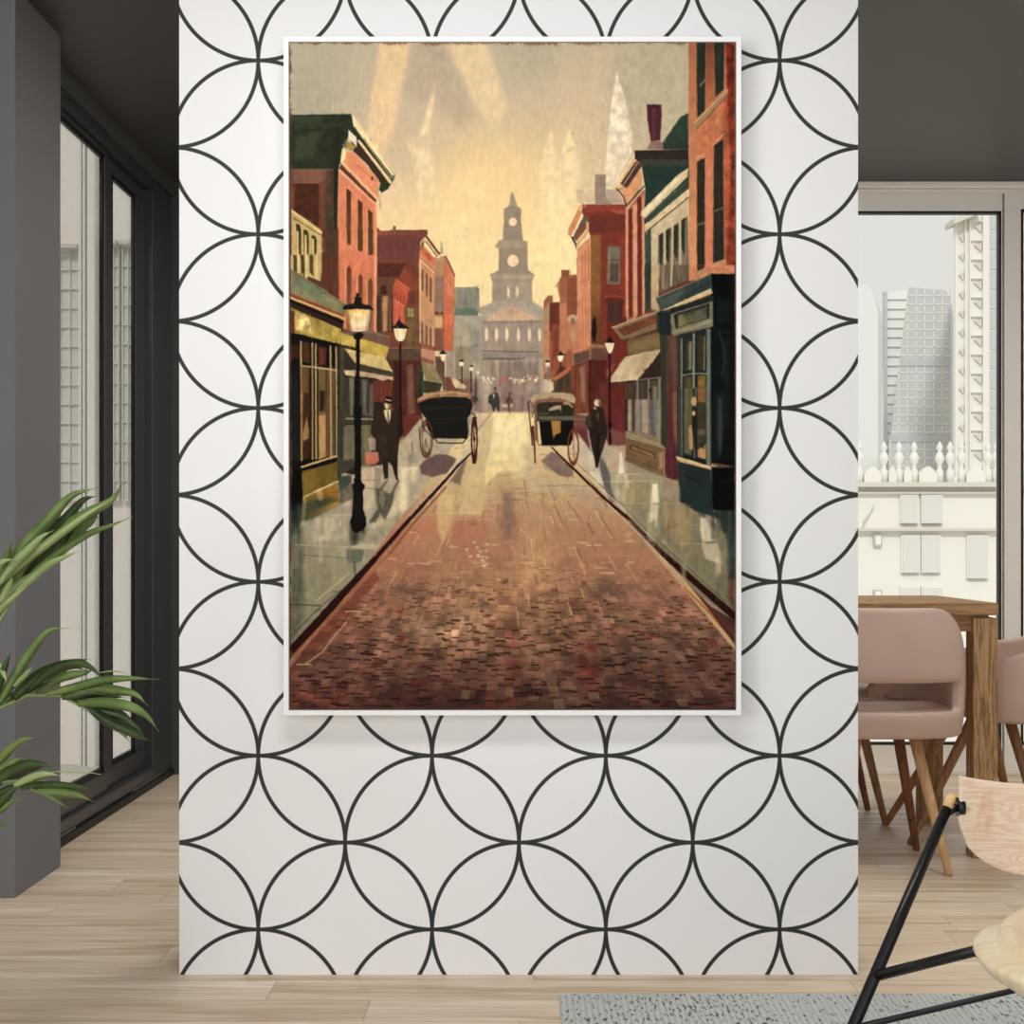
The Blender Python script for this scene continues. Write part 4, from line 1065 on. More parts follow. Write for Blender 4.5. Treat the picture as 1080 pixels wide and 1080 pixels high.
for x, y0 in ((706, 890), (740, 868), (774, 845)): p('d2c29a', [x, y0, x + 9, y0 - 8, x + 8, 1080, x, 1080], 1.2, .9)
p('1f3a34', [622, 890, 650, 880, 652, 1085, 625, 1085], 1, .9); l('a08a5c', [630, 870, 632, 900], 5, .8)
# far-right orange brick house
p('cf7a50', [815, 60, 990, 60, 1015, 1085, 818, 1085], 1, c2='c86a40', ga=(830, 100), gb=(1000, 1000), vt=.04, tex=.08)
p('b66a44', [816, 60, 848, 60, 850, 1085, 820, 1085], 1.4, c2='d98c5c', ga=(830, 60), gb=(830, 900), tex=.06)
p('7a2416', [975, 60, 1020, 60, 1020, 1085, 980, 1085, 1000, 600, 985, 300], 3, tex=.35)
p('a03c20', [960, 300, 1015, 300, 1015, 1085, 975, 1085], 5, .5, tex=.35)
p('232e24', [850, 60, 890, 60, 888, 360, 852, 390], 1, vt=.15); l('8c8460', [865, 250, 888, 225], 6, 1, .9)
p('263028', [925, 60, 972, 60, 970, 265, 932, 300], 1, vt=.15); p('7a3f28', [890, 60, 925, 60, 930, 300, 890, 350], 1.2, c2='c06a44', ga=(905, 60), gb=(905, 340))
p('a2805a', [838, 418, 985, 268, 990, 285, 850, 438], 1); l('cfae7c', [838, 415, 985, 268], 5, .8); l('4d3220', [850, 440, 988, 290], 4, .8, .7)
p('e29a68', [845, 560, 885, 545, 888, 570, 850, 580], 1.2, .8)
p('2a2620', [852, 582, 886, 566, 886, 1050, 852, 1068], 1, vt=.18); l('7d7c66', [855, 860, 884, 852], 7, 1, .8)
p('2a2723', [926, 512, 966, 485, 970, 1010, 922, 1030], 1, vt=.15); l('74705c', [930, 800, 966, 785], 7, 1, .8); l('e6a878', [922, 510, 968, 462], 6, 1, .8)
p('bb8a60', [850, 1060, 888, 1045, 888, 1070, 850, 1085], 1); p('bf8a60', [920, 1030, 978, 1010, 980, 1030, 925, 1055], 1, .9); l('5a3826', [926, 1058, 984, 1034], 4, .8)
p('e0895c', [888, 620, 920, 600, 920, 1030, 890, 1045], 2, .7)

# --- left near house (green roof, orange facade)
use('S9')
p('6f3d2a', [40, 525, 420, 525, 430, 1090, 40, 1090], 1, tex=.08)
p('7d5140', [70, 530, 400, 528, 395, 640, 70, 620], 1.5, vt=.05); l('93684f', [80, 634, 285, 634], 7, 1); p('4a2415', [80, 645, 280, 645, 280, 1000, 80, 870], 1.5, tex=.12)
p('6d3d2c', [285, 640, 350, 600, 350, 1000, 320, 1030, 285, 1000], 2, vt=.08); p('52372a', [345, 540, 400, 535, 400, 1090, 330, 1090, 330, 860], 2, vt=.1, tex=.12)
p('3c3a28', [330, 820, 395, 820, 395, 1090, 335, 1090], 4, .6)
p('26301f', [40, 85, 540, 78, 560, 180, 470, 370, 455, 480, 400, 525, 40, 525], .9, tex=.14)
p('3b4632', [40, 90, 350, 95, 300, 140, 80, 150], 3, .6); p('33402b', [80, 160, 480, 152, 460, 190, 80, 190], 3, .6); p('3e4a30', [80, 260, 300, 220, 230, 430, 80, 460], 6, .6)
p('1c2318', [400, 190, 480, 190, 440, 520, 400, 520], 4, .7); p('1c2319', [398, 525, 440, 480, 440, 560, 430, 1090, 400, 1090], 1.4)
p('26321f', [540, 80, 900, 580, 885, 620, 840, 690, 790, 720, 765, 690, 780, 640, 720, 560, 640, 430, 560, 380, 520, 200], 1)
p('3a2a1e', [600, 300, 860, 620, 830, 640, 780, 590, 560, 380], 1.2)
p('f0d9a4', [546, 86, 560, 90, 895, 575, 880, 590, 560, 170], .9); l('c9b57c', [560, 170, 862, 590], 5, .7); l('e9cc96', [606, 300, 862, 632], 20, .9, 1, 26); p('6e7a5c', [850, 570, 895, 580, 880, 610, 850, 600], 1)
p('e9e2c8', [520, 205, 585, 265, 588, 345, 520, 275], .8); p('a8883a', [500, 290, 585, 345, 545, 380, 480, 345], 1); p('5b7060', [468, 330, 510, 290, 500, 360], 1)
p('e98a60', [470, 390, 560, 385, 770, 620, 755, 780, 460, 470], 1, tex=.05); p('efe0a4', [470, 360, 498, 375, 500, 430, 470, 480, 455, 470], 1); l('f4c08c', [470, 470, 755, 765], 12, .9); l('e9a070', [570, 395, 765, 610], 6, .9)
l('c65c3a', [560, 470, 740, 620], 6, 1, .6); e('4a3430', 712, 603, 9, 16, 1)
p('6a2a1c', [445, 520, 460, 485, 750, 780, 742, 802], 1)
p('e88860', [440, 540, 745, 800, 752, 1090, 430, 1090], 1, c2='dd7850', ga=(440, 540), gb=(600, 1090), vt=.03)
l('f7bb88', [440, 535, 745, 815], 6, .8); l('c0603e', [440, 580, 745, 850], 3, .7, .7); l('efa070', [742, 800, 742, 1090], 12, 1.2)
for x0, x1, y0 in ((503, 540, 680), (596, 634, 770), (680, 716, 850)): p('4d2414', [x0, y0, x1, y0 + 32, x1, 1090, x0, 1090], 1, c2='6a4a20', ga=(x0, y0), gb=(x0, 1090)); l('f7b488', [x0 - 3, y0 - 10, x0 - 3, y0 + 200], 4, .8, .5)
l('8f9a84', [760, 700, 775, 790, 782, 850], 8, 1.5, .7)
use('R1')
if 0: p('4d2414', [x0, y0, x1, y0 + 14, x1, y1, x0, y1 - 10], 1, c2='6a4a24', ga=(x0, y0), gb=(x0, y1))
use('S9')
# yellow framed window at far left
use('R1')
p('e0805a', [276, 900, 446, 900, 446, 1085, 276, 1085], 1, c2='dd7850', ga=(276, 900), gb=(276, 1085), vt=.04); l('efa070', [442, 900, 442, 1085], 8, 1.2)
p('5d3424', [200, 880, 278, 880, 278, 1085, 200, 1085], 1.5, vt=.1, tex=.1); p('3a3524', [230, 840, 270, 840, 270, 1040, 240, 1085, 225, 1000], 4, .6)
for x0, x1, yb in ((314, 332, 945), (362, 384, 975), (408, 430, 1008)): p('5a3a1c', [x0, 880, x1, 880, x1, yb, (x0 + x1) / 2, yb + 4, x0, yb - 8], 1); l('f0ac84', [x0 - 4, 880, x0 - 4, yb - 10], 3, .8, .5)
for x0, x1, y0 in ((314, 334, 1030), (366, 384, 1060)): p('6a3020', [x0, y0 + 20, (x0 + x1) / 2, y0, x1, y0 + 22, x1, 1090, x0, 1090], 1)
p('c4a866', [72, 790, 205, 885, 205, 1085, 72, 1085], 1); l('e6d08c', [74, 800, 205, 895], 5, .8); l('6f5a34', [80, 830, 200, 905], 5, .8)
for x0, y0 in ((92, 855), (125, 880), (160, 905)): p('2b2a18', [x0, y0, x0 + 16, y0 + 4, x0 + 22, y0 + 25, x0 + 24, 1085, x0 + 4, 1085], 1, c2='6b4a2a', ga=(x0, y0), gb=(x0, 1080))
for x0 in (98, 134, 166): l('d8c078', [x0, 890 + (x0 - 98) * .5, x0 + 2, 1085], 9, 1)
use('R3')
p('5d2f20', [205, 0, 275, 0, 275, 170, 205, 170], 1.5, vt=.1); p('c4a866', [68, -5, 200, -5, 200, 110, 68, 60], 1)
for x0 in (80, 112, 150): p('4b3a22', [x0, -5, x0 + 16, -5, x0 + 18, 90, x0 + 2, 70], 1.4, vt=.1)
for x0 in (102, 138, 182): l('dcc680', [x0, -5, x0, 95], 10, 1)
p('dd7850', [278, -5, 445, -5, 445, 340, 300, 320, 280, 170], 1, c2='c96844', ga=(300, 0), gb=(300, 330), vt=.05)
for x0, x1, y0 in ((314, 334, 40), (366, 384, 75), (408, 428, 95)):
    p('6a3020', [x0, y0 + 15, (x0 + x1) / 2, y0, x1, y0 + 18, x1, 330, x0, 330], 1, c2='8a5a38', ga=(x0, 50), gb=(x0, 300)); l('efa680', [x0 - 6, y0 + 10, x0 - 6, 320], 5, 1, .6)
l('f0a880', [440, 0, 440, 330], 9, 1.2, .8)
p('4b3024', [446, 170, 500, 170, 500, 330, 446, 330], 1.5, vt=.2); p('c98e58', [470, 175, 495, 175, 492, 330, 472, 330], 2, .8, vt=.1)
# green sill, gold fascia of the left shop
p('7f8058', [68, 55, 310, 210, 310, 262, 68, 165], 1, tex=.12); p('5c7460', [90, 85, 230, 155, 180, 175, 90, 130], 4, .6, tex=.15); l('6a3c20', [68, 62, 300, 215], 4, 1, .6)
p('2e1c12', [68, 175, 300, 268, 296, 330, 68, 240], 1); l('a8391c', [68, 165, 300, 262], 7, .8); l('d9a860', [68, 182, 300, 274], 12, 1); l('140c08', [66, 196, 296, 290], 13, .8); l('a05a2a', [68, 170, 160, 200], 6, 1, .6)
p('8c7a34', [68, 225, 290, 320, 285, 385, 68, 340], 1, c2='b99c3c', ga=(90, 250), gb=(280, 340), tex=.16)
p('d9bc68', [85, 240, 150, 270, 160, 340, 90, 325], 3, .8, tex=.3); p('f2dc98', [110, 255, 150, 275, 150, 320, 115, 305], 3, .6, tex=.4); p('5c2416', [68, 240, 84, 245, 84, 340, 68, 340], 1.6)
# shop window left
p('0d0a08', [68, 335, 120, 345, 290, 388, 290, 1000, 68, 1010], .9)
p('33180f', [75, 385, 112, 390, 108, 450, 72, 445], 1.2)
p('4a2a16', [120, 375, 150, 380, 152, 470, 120, 462], 1); p('5c2418', [190, 395, 225, 402, 222, 480, 192, 474], 1); l('7a3226', [204, 405, 204, 475], 14, 1.4, .6)
for x0, x1, c in ((116, 150, '6b4c22'), (150, 160, '1d120a'), (190, 222, '74603a'), (225, 240, '2a2218'), (244, 262, '5a4a2a')):
    p(c, [x0, 485, x1, 490, x1, 880, x0, 895], 1.2, vt=.15)
p('3a1a12', [125, 600, 150, 600, 150, 700, 158, 760, 150, 880, 122, 890], 2, .9); p('b58e50', [120, 780, 140, 700, 148, 770, 146, 800, 124, 810], 1.2, .8)
p('2a1c12', [195, 590, 218, 590, 216, 680, 195, 680], 2); p('c29458', [192, 700, 222, 695, 222, 880, 192, 890], 1.5, .9); p('7a4c26', [225, 500, 240, 500, 240, 880, 222, 885], 1.6, .8)
p('131a1a', [70, 500, 100, 505, 108, 900, 68, 900], 2)
for x in (113, 163, 178, 243, 268): l('b69a60', [x, 375 + (x - 113) * .16, x + 2, 895 - (x - 113) * .1], 7.5, .8)
l('cdb27c', [112, 480, 268, 500], 6, .8); l('8c6a3c', [163, 400, 165, 880], 3, .7); l('5c3018', [110, 480, 112, 890], 5, .9)
l('d9b06c', [116, 925, 285, 872], 8, .8); l('0a0806', [112, 944, 296, 884], 12, .8)
p('8b6c22', [116, 952, 275, 905, 275, 1085, 118, 1085], 1, c2='6a4c12', ga=(120, 950), gb=(280, 1000), tex=.12); p('030303', [66, 930, 118, 945, 122, 1090, 66, 1090], .9)
p('a8731c', [120, 1070, 275, 1010, 275, 1090, 120, 1090], 1.4, tex=.12); l('e9cf84', [128, 1062, 275, 992], 7, .8, 1, 9); l('3c2a0c', [130, 1075, 230, 1035], 5, 1, .7)
# second shop: brown eave, yellow fascia, awning
p('70503f', [285, 330, 390, 320, 505, 352, 505, 402, 300, 350], 1, tex=.1); l('8f7058', [380, 322, 500, 355], 6, 1); l('3c1c14', [370, 362, 500, 400], 5, 1)
p('c4a53c', [286, 335, 500, 398, 488, 445, 290, 400], 1, tex=.1); p('d9c05c', [310, 350, 380, 370, 380, 395, 300, 385], 3, .6)
p('26221a', [275, 385, 350, 400, 520, 500, 520, 700, 500, 900, 340, 960, 275, 940], 1)
p('2e2c20', [288, 395, 330, 402, 356, 490, 290, 500], 1.2)
p('d6ba70', [305, 405, 480, 442, 518, 510, 350, 468], 1, tex=.1); p('403a26', [345, 468, 518, 508, 518, 530, 352, 498], 1); p('c4a284', [300, 500, 352, 500, 518, 530, 518, 546, 495, 540, 470, 548, 440, 536, 400, 530, 340, 526, 310, 520], 1.2, tex=.08)
p('d8c48c', [300, 500, 345, 502, 345, 528, 312, 520], 1.5, .9)
p('413c2c', [285, 400, 302, 400, 302, 900, 276, 880], 2, vt=.2)
p('35342a', [300, 530, 430, 545, 430, 720, 300, 720], 1.5, vt=.3); p('66625c', [380, 545, 405, 545, 400, 700, 384, 700], 2, .9, vt=.2); p('8c8a66', [325, 530, 345, 530, 342, 700, 330, 700], 2, .7); p('6c5a5c', [415, 560, 440, 560, 430, 700, 410, 700], 2, .7)
p('6b3020', [430, 545, 515, 548, 515, 720, 470, 640, 430, 640], 1.5, vt=.15)
l('8a8668', [300, 712, 425, 716], 9, 1); l('4c4a38', [300, 728, 420, 730], 6, 1)
p('6d6a48', [300, 740, 430, 740, 420, 900, 310, 905], 1.5, vt=.15); p('3c3a2c', [275, 700, 310, 700, 306, 905, 272, 930], 2)
# brown block behind second lamp
p('5a4234', [495, 408, 645, 405, 645, 460, 500, 458], 1.2, tex=.12); l('8d6048', [500, 404, 650, 402], 5, 1)
p('55231b', [520, 458, 640, 460, 640, 700, 560, 800, 515, 700], 1.2, vt=.12); p('7e5544', [578, 480, 605, 475, 615, 690, 580, 700], 3, .8, vt=.1); p('3a1712', [520, 460, 545, 462, 545, 700, 522, 690], 2, .8)
p('6a2a20', [560, 700, 650, 700, 640, 760, 610, 850, 560, 800], 2); l('8a4438', [560, 706, 640, 706], 4, 1, .6)
p('2e3a26', [625, 480, 650, 470, 650, 610, 625, 640], 1.6, vt=.2)
p('c9886e', [640, 404, 700, 420, 698, 470, 640, 456], 1.2); p('8a4a3a', [640, 440, 700, 462, 698, 480, 640, 466], 1.4, .8)
p('8b7a54', [640, 465, 700, 480, 740, 555, 660, 545], 1.2, vt=.06); p('3c3620', [650, 545, 735, 558, 720, 600, 650, 600], 1.5, vt=.3); p('a08c64', [655, 470, 700, 482, 732, 545, 700, 530], 3, .5)
p('6d4a3c', [700, 440, 740, 440, 738, 560, 705, 500], 1.5, vt=.15); p('7b4a3a', [745, 530, 850, 545, 850, 620, 745, 600], 2, vt=.1)
p('8a7a62', [790, 390, 860, 400, 858, 540, 790, 540], 3, .7, vt=.12); p('7c6058', [820, 530, 890, 545, 890, 680, 850, 640, 820, 600], 3, .8, vt=.15)
p('d8c294', [765, 534, 790, 536, 838, 572, 832, 582, 780, 578, 770, 555], 1.2, tex=.12); p('7d4434', [745, 532, 768, 534, 790, 580, 748, 585], 1.2)
p('8a7468', [855, 640, 905, 600, 910, 690, 870, 700], 3, .7)
# --- right shops
use('S7')
p('6a2219', [0, 420, 160, 420, 190, 740, 160, 1090, 0, 1090], 2, tex=.06); p('7c2c22', [0, 600, 60, 560, 150, 640, 150, 780, 60, 900, 0, 900], 4, .7)
p('4c2a26', [8, 288, 128, 288, 128, 460, 8, 470], 1.4, vt=.1); l('8f3a2e', [0, 255, 60, 240, 140, 268], 9, 1)
p('8a6a4c', [40, 500, 430, 370, 440, 480, 130, 600, 110, 600], 1); l('b09a74', [45, 505, 420, 372], 14, 1); p('6c3420', [80, 520, 405, 400, 405, 470, 140, 575], 1.3, c2='7a4226', ga=(80, 560), gb=(400, 420), tex=.12); p('7a6a50', [125, 590, 400, 480, 430, 480, 430, 510, 140, 610], 1); l('3a2c20', [140, 608, 430, 520], 7, 1)
p('77603a', [165, 620, 440, 540, 440, 700, 170, 725], 1.2, tex=.06); l('9a8658', [190, 700, 200, 640, 420, 590], 4, .9, .7); p('8b7448', [200, 650, 430, 590, 430, 650, 205, 690], 3, .5)
p('3a1a18', [270, 780, 440, 700, 440, 1090, 150, 1090, 150, 940, 250, 920], 1.4)
p('c9b68e', [150, 740, 430, 685, 435, 700, 290, 890, 250, 930, 30, 950, 20, 930], 1, tex=.07, rag=.5); p('dcc8a0', [40, 930, 160, 770, 200, 760, 110, 940], 3, .7); p('a98e68', [300, 720, 420, 695, 300, 850, 230, 900], 5, .6); p('c49a76', [160, 800, 240, 740, 300, 740, 230, 790], 3, .5); l('e9dab4', [30, 945, 130, 935, 250, 925], 6, 1, .9)
p('4c2c28', [0, 950, 150, 950, 150, 1090, 0, 1090], 2, .6, vt=.1); p('b06a40', [0, 850, 60, 800, 20, 900, 0, 910], 3, .7)
p('2f352a', [405, 380, 490, 370, 490, 1090, 440, 1090, 430, 560, 405, 540], 1.2, vt=.1); p('5a4034', [488, 560, 575, 590, 590, 1090, 480, 1090], 2, c2='5a2e2a', ga=(520, 600), gb=(520, 1060), vt=.12); p('765040', [520, 600, 570, 600, 575, 1000, 540, 1000], 4, .5)
use('S8')
p('5a2a26', [470, 0, 585, 0, 580, 760, 470, 720], 1.5, c2='5c2430', ga=(500, 0), gb=(500, 700), vt=.14); p('8a6248', [530, 40, 570, 0, 578, 500, 545, 380], 3, .7)
p('6b1e1a', [0, -5, 150, -5, 150, 480, 60, 450, 0, 440], 1.4, c2='6c2a2c', ga=(50, 0), gb=(50, 450), vt=.08)
p('7d6d60', [150, 0, 440, 0, 440, 470, 150, 380], 1.2, vt=.06); p('33231e', [145, -5, 175, -5, 172, 340, 148, 350], 1.4)
p('a39480', [172, 30, 200, 60, 205, 330, 172, 350], 1.4, vt=.1); p('493a34', [200, 0, 232, 0, 225, 350, 205, 345], 1.6); p('928474', [232, 20, 262, 40, 262, 340, 232, 350], 1.6, .9); l('8a8478', [262, 0, 262, 370], 14, 1); p('b0a28c', [285, 60, 330, 60, 336, 370, 290, 350], 2, .8, vt=.1)
p('5c5558', [350, 30, 415, 30, 405, 390, 365, 380, 345, 200], 2.5, .9); p('7c7a80', [375, 60, 410, 60, 405, 360, 385, 340], 2, .7); p('3c2420', [330, 0, 365, 0, 350, 60], 1.5)
p('93886e', [415, 0, 440, 0, 440, 470, 405, 455, 405, 350], 1.3); p('2c382c', [440, -5, 486, -5, 486, 480, 440, 480], 1.3); p('8c7450', [270, 350, 425, 400, 425, 440, 270, 380], 2, .8)
p('9b8a62', [135, 390, 160, 350, 440, 450, 480, 488, 430, 480, 140, 400], 1, tex=.06); l('3c2c1a', [140, 402, 470, 492], 6, .9)
p('75593a', [155, 408, 465, 495, 462, 720, 400, 705, 148, 590], 1, tex=.08); p('8b6c46', [170, 430, 450, 520, 450, 600, 175, 520], 4, .4); l('35200f', [195, 455, 390, 530, 392, 560, 190, 490, 195, 455], 6, .8); p('94704a', [205, 475, 385, 545, 380, 555, 205, 490], 1.2); p('a48058', [425, 520, 460, 515, 455, 650, 425, 655], 1.4); l('4c341c', [150, 545, 310, 610, 400, 650], 5, 1, .7); l('a08058', [150, 545, 320, 600], 4, 1, .7)
use('S7')
p('4a3c2e', [150, 960, 440, 930, 440, 1090, 150, 1090], 1.4, vt=.2)
for x, w in ((250, 16), (340, 14), (428, 20)): l('7e7c70', [x, 930 - (x - 250) * .05, x, 1090], w, 1)
l('6f6c60', [270, 930, 440, 910], 12, 1); p('302420', [300, 850, 420, 780, 420, 900, 300, 910], 2, .8); p('94907c', [375, 985, 410, 980, 410, 1090, 375, 1090], 2, .6); p('2a1c16', [340, 1000, 366, 1000, 350, 1060], 1.5)
# corner shop, teal
use('S7')
p('c9ad7c', [360, -5, 430, -5, 420, 250, 430, 370, 360, 360], 1.2, c2='b59c78', ga=(380, 0), gb=(380, 360)); p('293a30', [308, -5, 360, -5, 355, 350, 310, 380], 1, vt=.08)
p('665848', [430, -5, 670, -5, 670, 110, 430, 220], 1.4, vt=.2); l('b9a888', [530, 0, 520, 160], 18, 1.2); l('9c8c70', [460, 0, 456, 180], 12, 1.2); l('a49a80', [585, 0, 585, 110], 8, 1.2, .6)
p('d4805a', [670, -5, 1040, -5, 1040, 90, 670, 125], 1, tex=.08); p('3a2c24', [730, -5, 800, -5, 790, 20, 740, 45], 1); p('b58c66', [735, 50, 800, 20, 795, 60, 730, 85], 1.2); p('b2694a', [860, 20, 940, 10, 980, 40, 900, 45], 2, .8)
p('010303', [845, 65, 1040, 70, 1040, 1090, 845, 1090], .9)
p('0a1c1c', [890, 270, 1010, 270, 1000, 470, 890, 480], 5, .8); p('071818', [850, 480, 1000, 520, 1000, 1090, 850, 1090], 6, .7); p('0b2a28', [950, 620, 1000, 600, 1000, 1090, 960, 1090], 6, .6); l('3a3e3a', [915, 540, 945, 640, 960, 780, 935, 900], 12, 2, .7); l('23302e', [915, 540, 1010, 540], 6, 2, .5)
p('1a0a0a', [1005, 70, 1040, 70, 1040, 1090, 1005, 1090], 5, .8)
p('33463f', [400, 270, 850, 65, 860, 210, 445, 370, 430, 350], 1, c2='2c4040', ga=(400, 300), gb=(850, 100), tex=.06); l('8f9474', [400, 265, 850, 70], 10, 1, .8, 5); p('55625a', [420, 280, 640, 190, 560, 300, 445, 340], 3, .6); p('1e2c2c', [600, 260, 845, 110, 850, 150, 640, 270], 3, .6)
p('d8bc84', [445, 368, 845, 188, 862, 225, 480, 375], 1); l('efd7a0', [560, 318, 845, 195], 6, .9); l('6a6048', [400, 270, 432, 350, 450, 370], 8, .9)
p('1b2427', [425, 378, 870, 240, 870, 480, 600, 570, 430, 560], 1); 
p('8d8d70', [520, 392, 545, 380, 545, 560, 860, 490, 855, 290, 835, 290, 830, 440, 545, 520, 545, 395], .8, .0)
p('7a7c66', [518, 395, 860, 290, 862, 495, 540, 572, 525, 560], 1, tex=.1); p('26241c', [545, 400, 835, 305, 835, 430, 560, 515], 1); p('7c7448', [580, 405, 820, 335, 810, 430, 580, 505], 1.6, c2='4a5248', ga=(580, 500), gb=(800, 340), tex=.15); p('232c24', [620, 380, 780, 340, 700, 400, 620, 420], 3, .6); l('a89a70', [545, 545, 700, 505, 850, 450], 16, 2, .8)
p('16242a', [575, 580, 850, 500, 852, 1090, 580, 1090], 1)
p('2a3436', [575, 590, 600, 585, 600, 1090, 585, 1090], 1.4)
l('8b8a6c', [608, 595, 608, 1090], 12, 1); l('8a8c72', [708, 560, 705, 1090], 18, 1); l('6e7a6e', [828, 530, 828, 1090], 30, 1.4)
p('25281f', [620, 600, 690, 580, 690, 860, 620, 870], 1.2); p('8a8868', [665, 620, 692, 612, 690, 850, 665, 855], 1.4, .8); l('3f4c48', [650, 640, 650, 850], 10, 1.4, .8)
p('2d2a1e', [740, 570, 800, 555, 800, 860, 740, 860], 1.2); l('8f8464', [795, 580, 792, 850], 9, 1.2); p('4d3a2a', [745, 580, 780, 570, 780, 840, 750, 840], 3, .5)
l('8a8c7c', [610, 895, 705, 880, 820, 880], 11, 1)
p('33301e', [620, 905, 695, 900, 700, 1090, 620, 1090], 1.2); p('6e5a2c', [740, 900, 805, 890, 805, 1090, 735, 1090], 1.4); p('9c6a1c', [745, 930, 790, 920, 790, 970, 750, 980], 2.5, .8); p('6c6040', [640, 910, 690, 905, 690, 1090, 645, 1090], 2.5, .6)
use('S8')
p('141c1c', [572, -5, 850, -5, 850, 640, 575, 560], 1)
p('5a5638', [625, -5, 700, -5, 690, 540, 625, 520], 1.4, vt=.08); p('8a5c2c', [735, -5, 805, -5, 805, 110, 740, 110], 1.5); p('3e3826', [735, 110, 805, 110, 800, 570, 735, 550], 1.4); p('6c5c3c', [740, 330, 800, 330, 800, 380, 745, 380], 2, .8); p('c08856', [738, 500, 805, 450, 805, 575, 738, 555], 1.6); p('252a20', [740, 460, 800, 430, 790, 490], 2)
l('7a8270', [608, -5, 610, 540], 10, 1.1); l('3d4a46', [588, -5, 590, 560], 14, 1.4); l('5f6a5c', [648, 0, 652, 530], 9, 1.4); l('6e7a6e', [826, -5, 828, 620], 34, 1.6); l('59645a', [722, 0, 712, 560], 14, 1.3)
e('cc9c6c', 708, 102, 22, 36, 1); p('241c14', [695, 150, 730, 150, 735, 300, 722, 520, 700, 400, 690, 250], 1.2); e('d9b088', 706, 200, 13, 20, 1); p('b98e62', [665, 310, 690, 290, 700, 400, 700, 500, 670, 490], 1.4)
p('e3c684', [562, 552, 600, 556, 855, 636, 835, 652, 575, 582], .9); l('b08c50', [575, 580, 835, 654], 4, .8)
p('1d2a2c', [578, 592, 850, 662, 860, 1000, 850, 1030, 720, 1000, 580, 915], 1, tex=.08); p('2d3a3a', [585, 640, 640, 660, 640, 900, 590, 900], 5, .6); l('0a1010', [630, 705, 800, 778], 8, 1); l('40504e', [628, 720, 640, 860, 700, 930], 4, 1, .4); l('4c5a58', [850, 680, 852, 990], 5, 1, .8)
p('010202', [852, 640, 1040, 640, 1040, 1000, 870, 990, 858, 900], .9); p('0c1414', [920, 740, 1030, 740, 1030, 760, 920, 765], 2, .8); l('3b4a4c', [850, 638, 1040, 642], 8, 1, .8)
p('010505', [852, -5, 1040, -5, 1040, 630, 852, 600], 1); p('0a2422', [860, 20, 1000, 0, 1000, 560, 860, 580], 8, .8); p('4a4038', [905, 60, 935, 80, 945, 330, 940, 500, 915, 545, 900, 400], 3, .7); p('020404', [955, 300, 1000, 300, 1000, 560, 930, 560], 4, .7)
p('1a0808', [1008, -5, 1040, -5, 1040, 1080, 1008, 1080], 5, .7)

# --- pavements
use('A')
p('b2a68c', [305, 560, 330, 545, 400, 500, 420, 470, 445, 440, 505, 434, 500, 470, 498, 484, 305, 680], 1.5, c2='8c8a72', ga=(430, 500), gb=(305, 660), tex=.05)
p('b6a78e', [605, 465, 640, 470, 665, 520, 775, 560, 775, 660, 600, 490, 585, 470], 1.5, c2='7c7a5e', ga=(640, 500), gb=(775, 640), tex=.05)
p('6c2c28', [560, 440, 610, 455, 640, 490, 600, 470], 1.5, .0)
use('S4')
p('2e3c34', [48, 840, 150, 800, 440, 780, 250, 890, 130, 960, 48, 1090], 4, tex=.1); p('b78a2a', [150, 800, 440, 760, 435, 790, 200, 900, 140, 860], 2, c2='6a5426', ga=(400, 760), gb=(180, 880)); p('97661a', [148, 740, 435, 600, 440, 765, 150, 850], 1.2, c2='7d5c1a', ga=(300, 650), gb=(200, 800), tex=.12); p('6d5716', [135, 520, 432, 440, 436, 600, 160, 720], 1.2, tex=.1); l('f0dc9c', [165, 722, 435, 600], 10, 1, .9, 14); p('8f7424', [145, 540, 260, 500, 250, 640, 160, 700], 4, .5)
p('030303', [46, 520, 135, 510, 150, 820, 46, 840], 1)
p('3a3a30', [435, 430, 570, 410, 570, 480, 440, 560], 2); p('3c4844', [440, 560, 540, 550, 545, 600, 500, 660, 440, 690], 2.5, tex=.08); p('6b5f50', [440, 690, 560, 610, 560, 740, 450, 800], 3, .9)
p('6f6a50', [480, 160, 570, 150, 570, 420, 470, 430], 1.6, vt=.12); p('6c6a4a', [625, 160, 700, 150, 690, 480, 630, 480], 1.6, vt=.12); p('33342c', [430, 60, 480, 60, 480, 430, 432, 380], 2, vt=.1)
p('c9b897', [620, 480, 770, 470, 800, 600, 740, 800, 620, 860, 450, 790, 560, 740, 560, 600], 3, .9)
p('cdb494', [630, 500, 730, 490, 730, 640, 630, 640], 4, .6); p('847e6a', [735, 480, 790, 500, 780, 700, 745, 860, 730, 700], 2.5, .7)
p('c09490', [655, 365, 760, 360, 770, 430, 740, 460, 660, 470], 1.5, c2='c8604c', ga=(700, 350), gb=(700, 420)); p('cf6f58', [665, 370, 755, 365, 760, 430, 665, 460], 2, .8); p('c9b4a0', [680, 250, 745, 240, 740, 345, 690, 350], 2, .7)
p('b8b096', [130, 930, 400, 870, 520, 880, 520, 1085, 120, 1085], 5, .8, tex=.06); p('9a917a', [130, 960, 250, 900, 240, 1085, 110, 1085], 4, .6); p('cbbf9f', [260, 900, 410, 880, 380, 1085, 290, 1085], 4, .7); p('a39a86', [420, 880, 530, 880, 525, 1085, 380, 1085], 4, .6)
p('a89a88', [450, 800, 550, 790, 550, 850, 400, 860], 3, .7); l('e0d0ac', [370, 868, 545, 875], 6, 1.2, .7)
l('5c5344', [632, 590, 740, 590], 4, .8, .8); l('5c5344', [632, 658, 770, 658], 4, .8, .8)
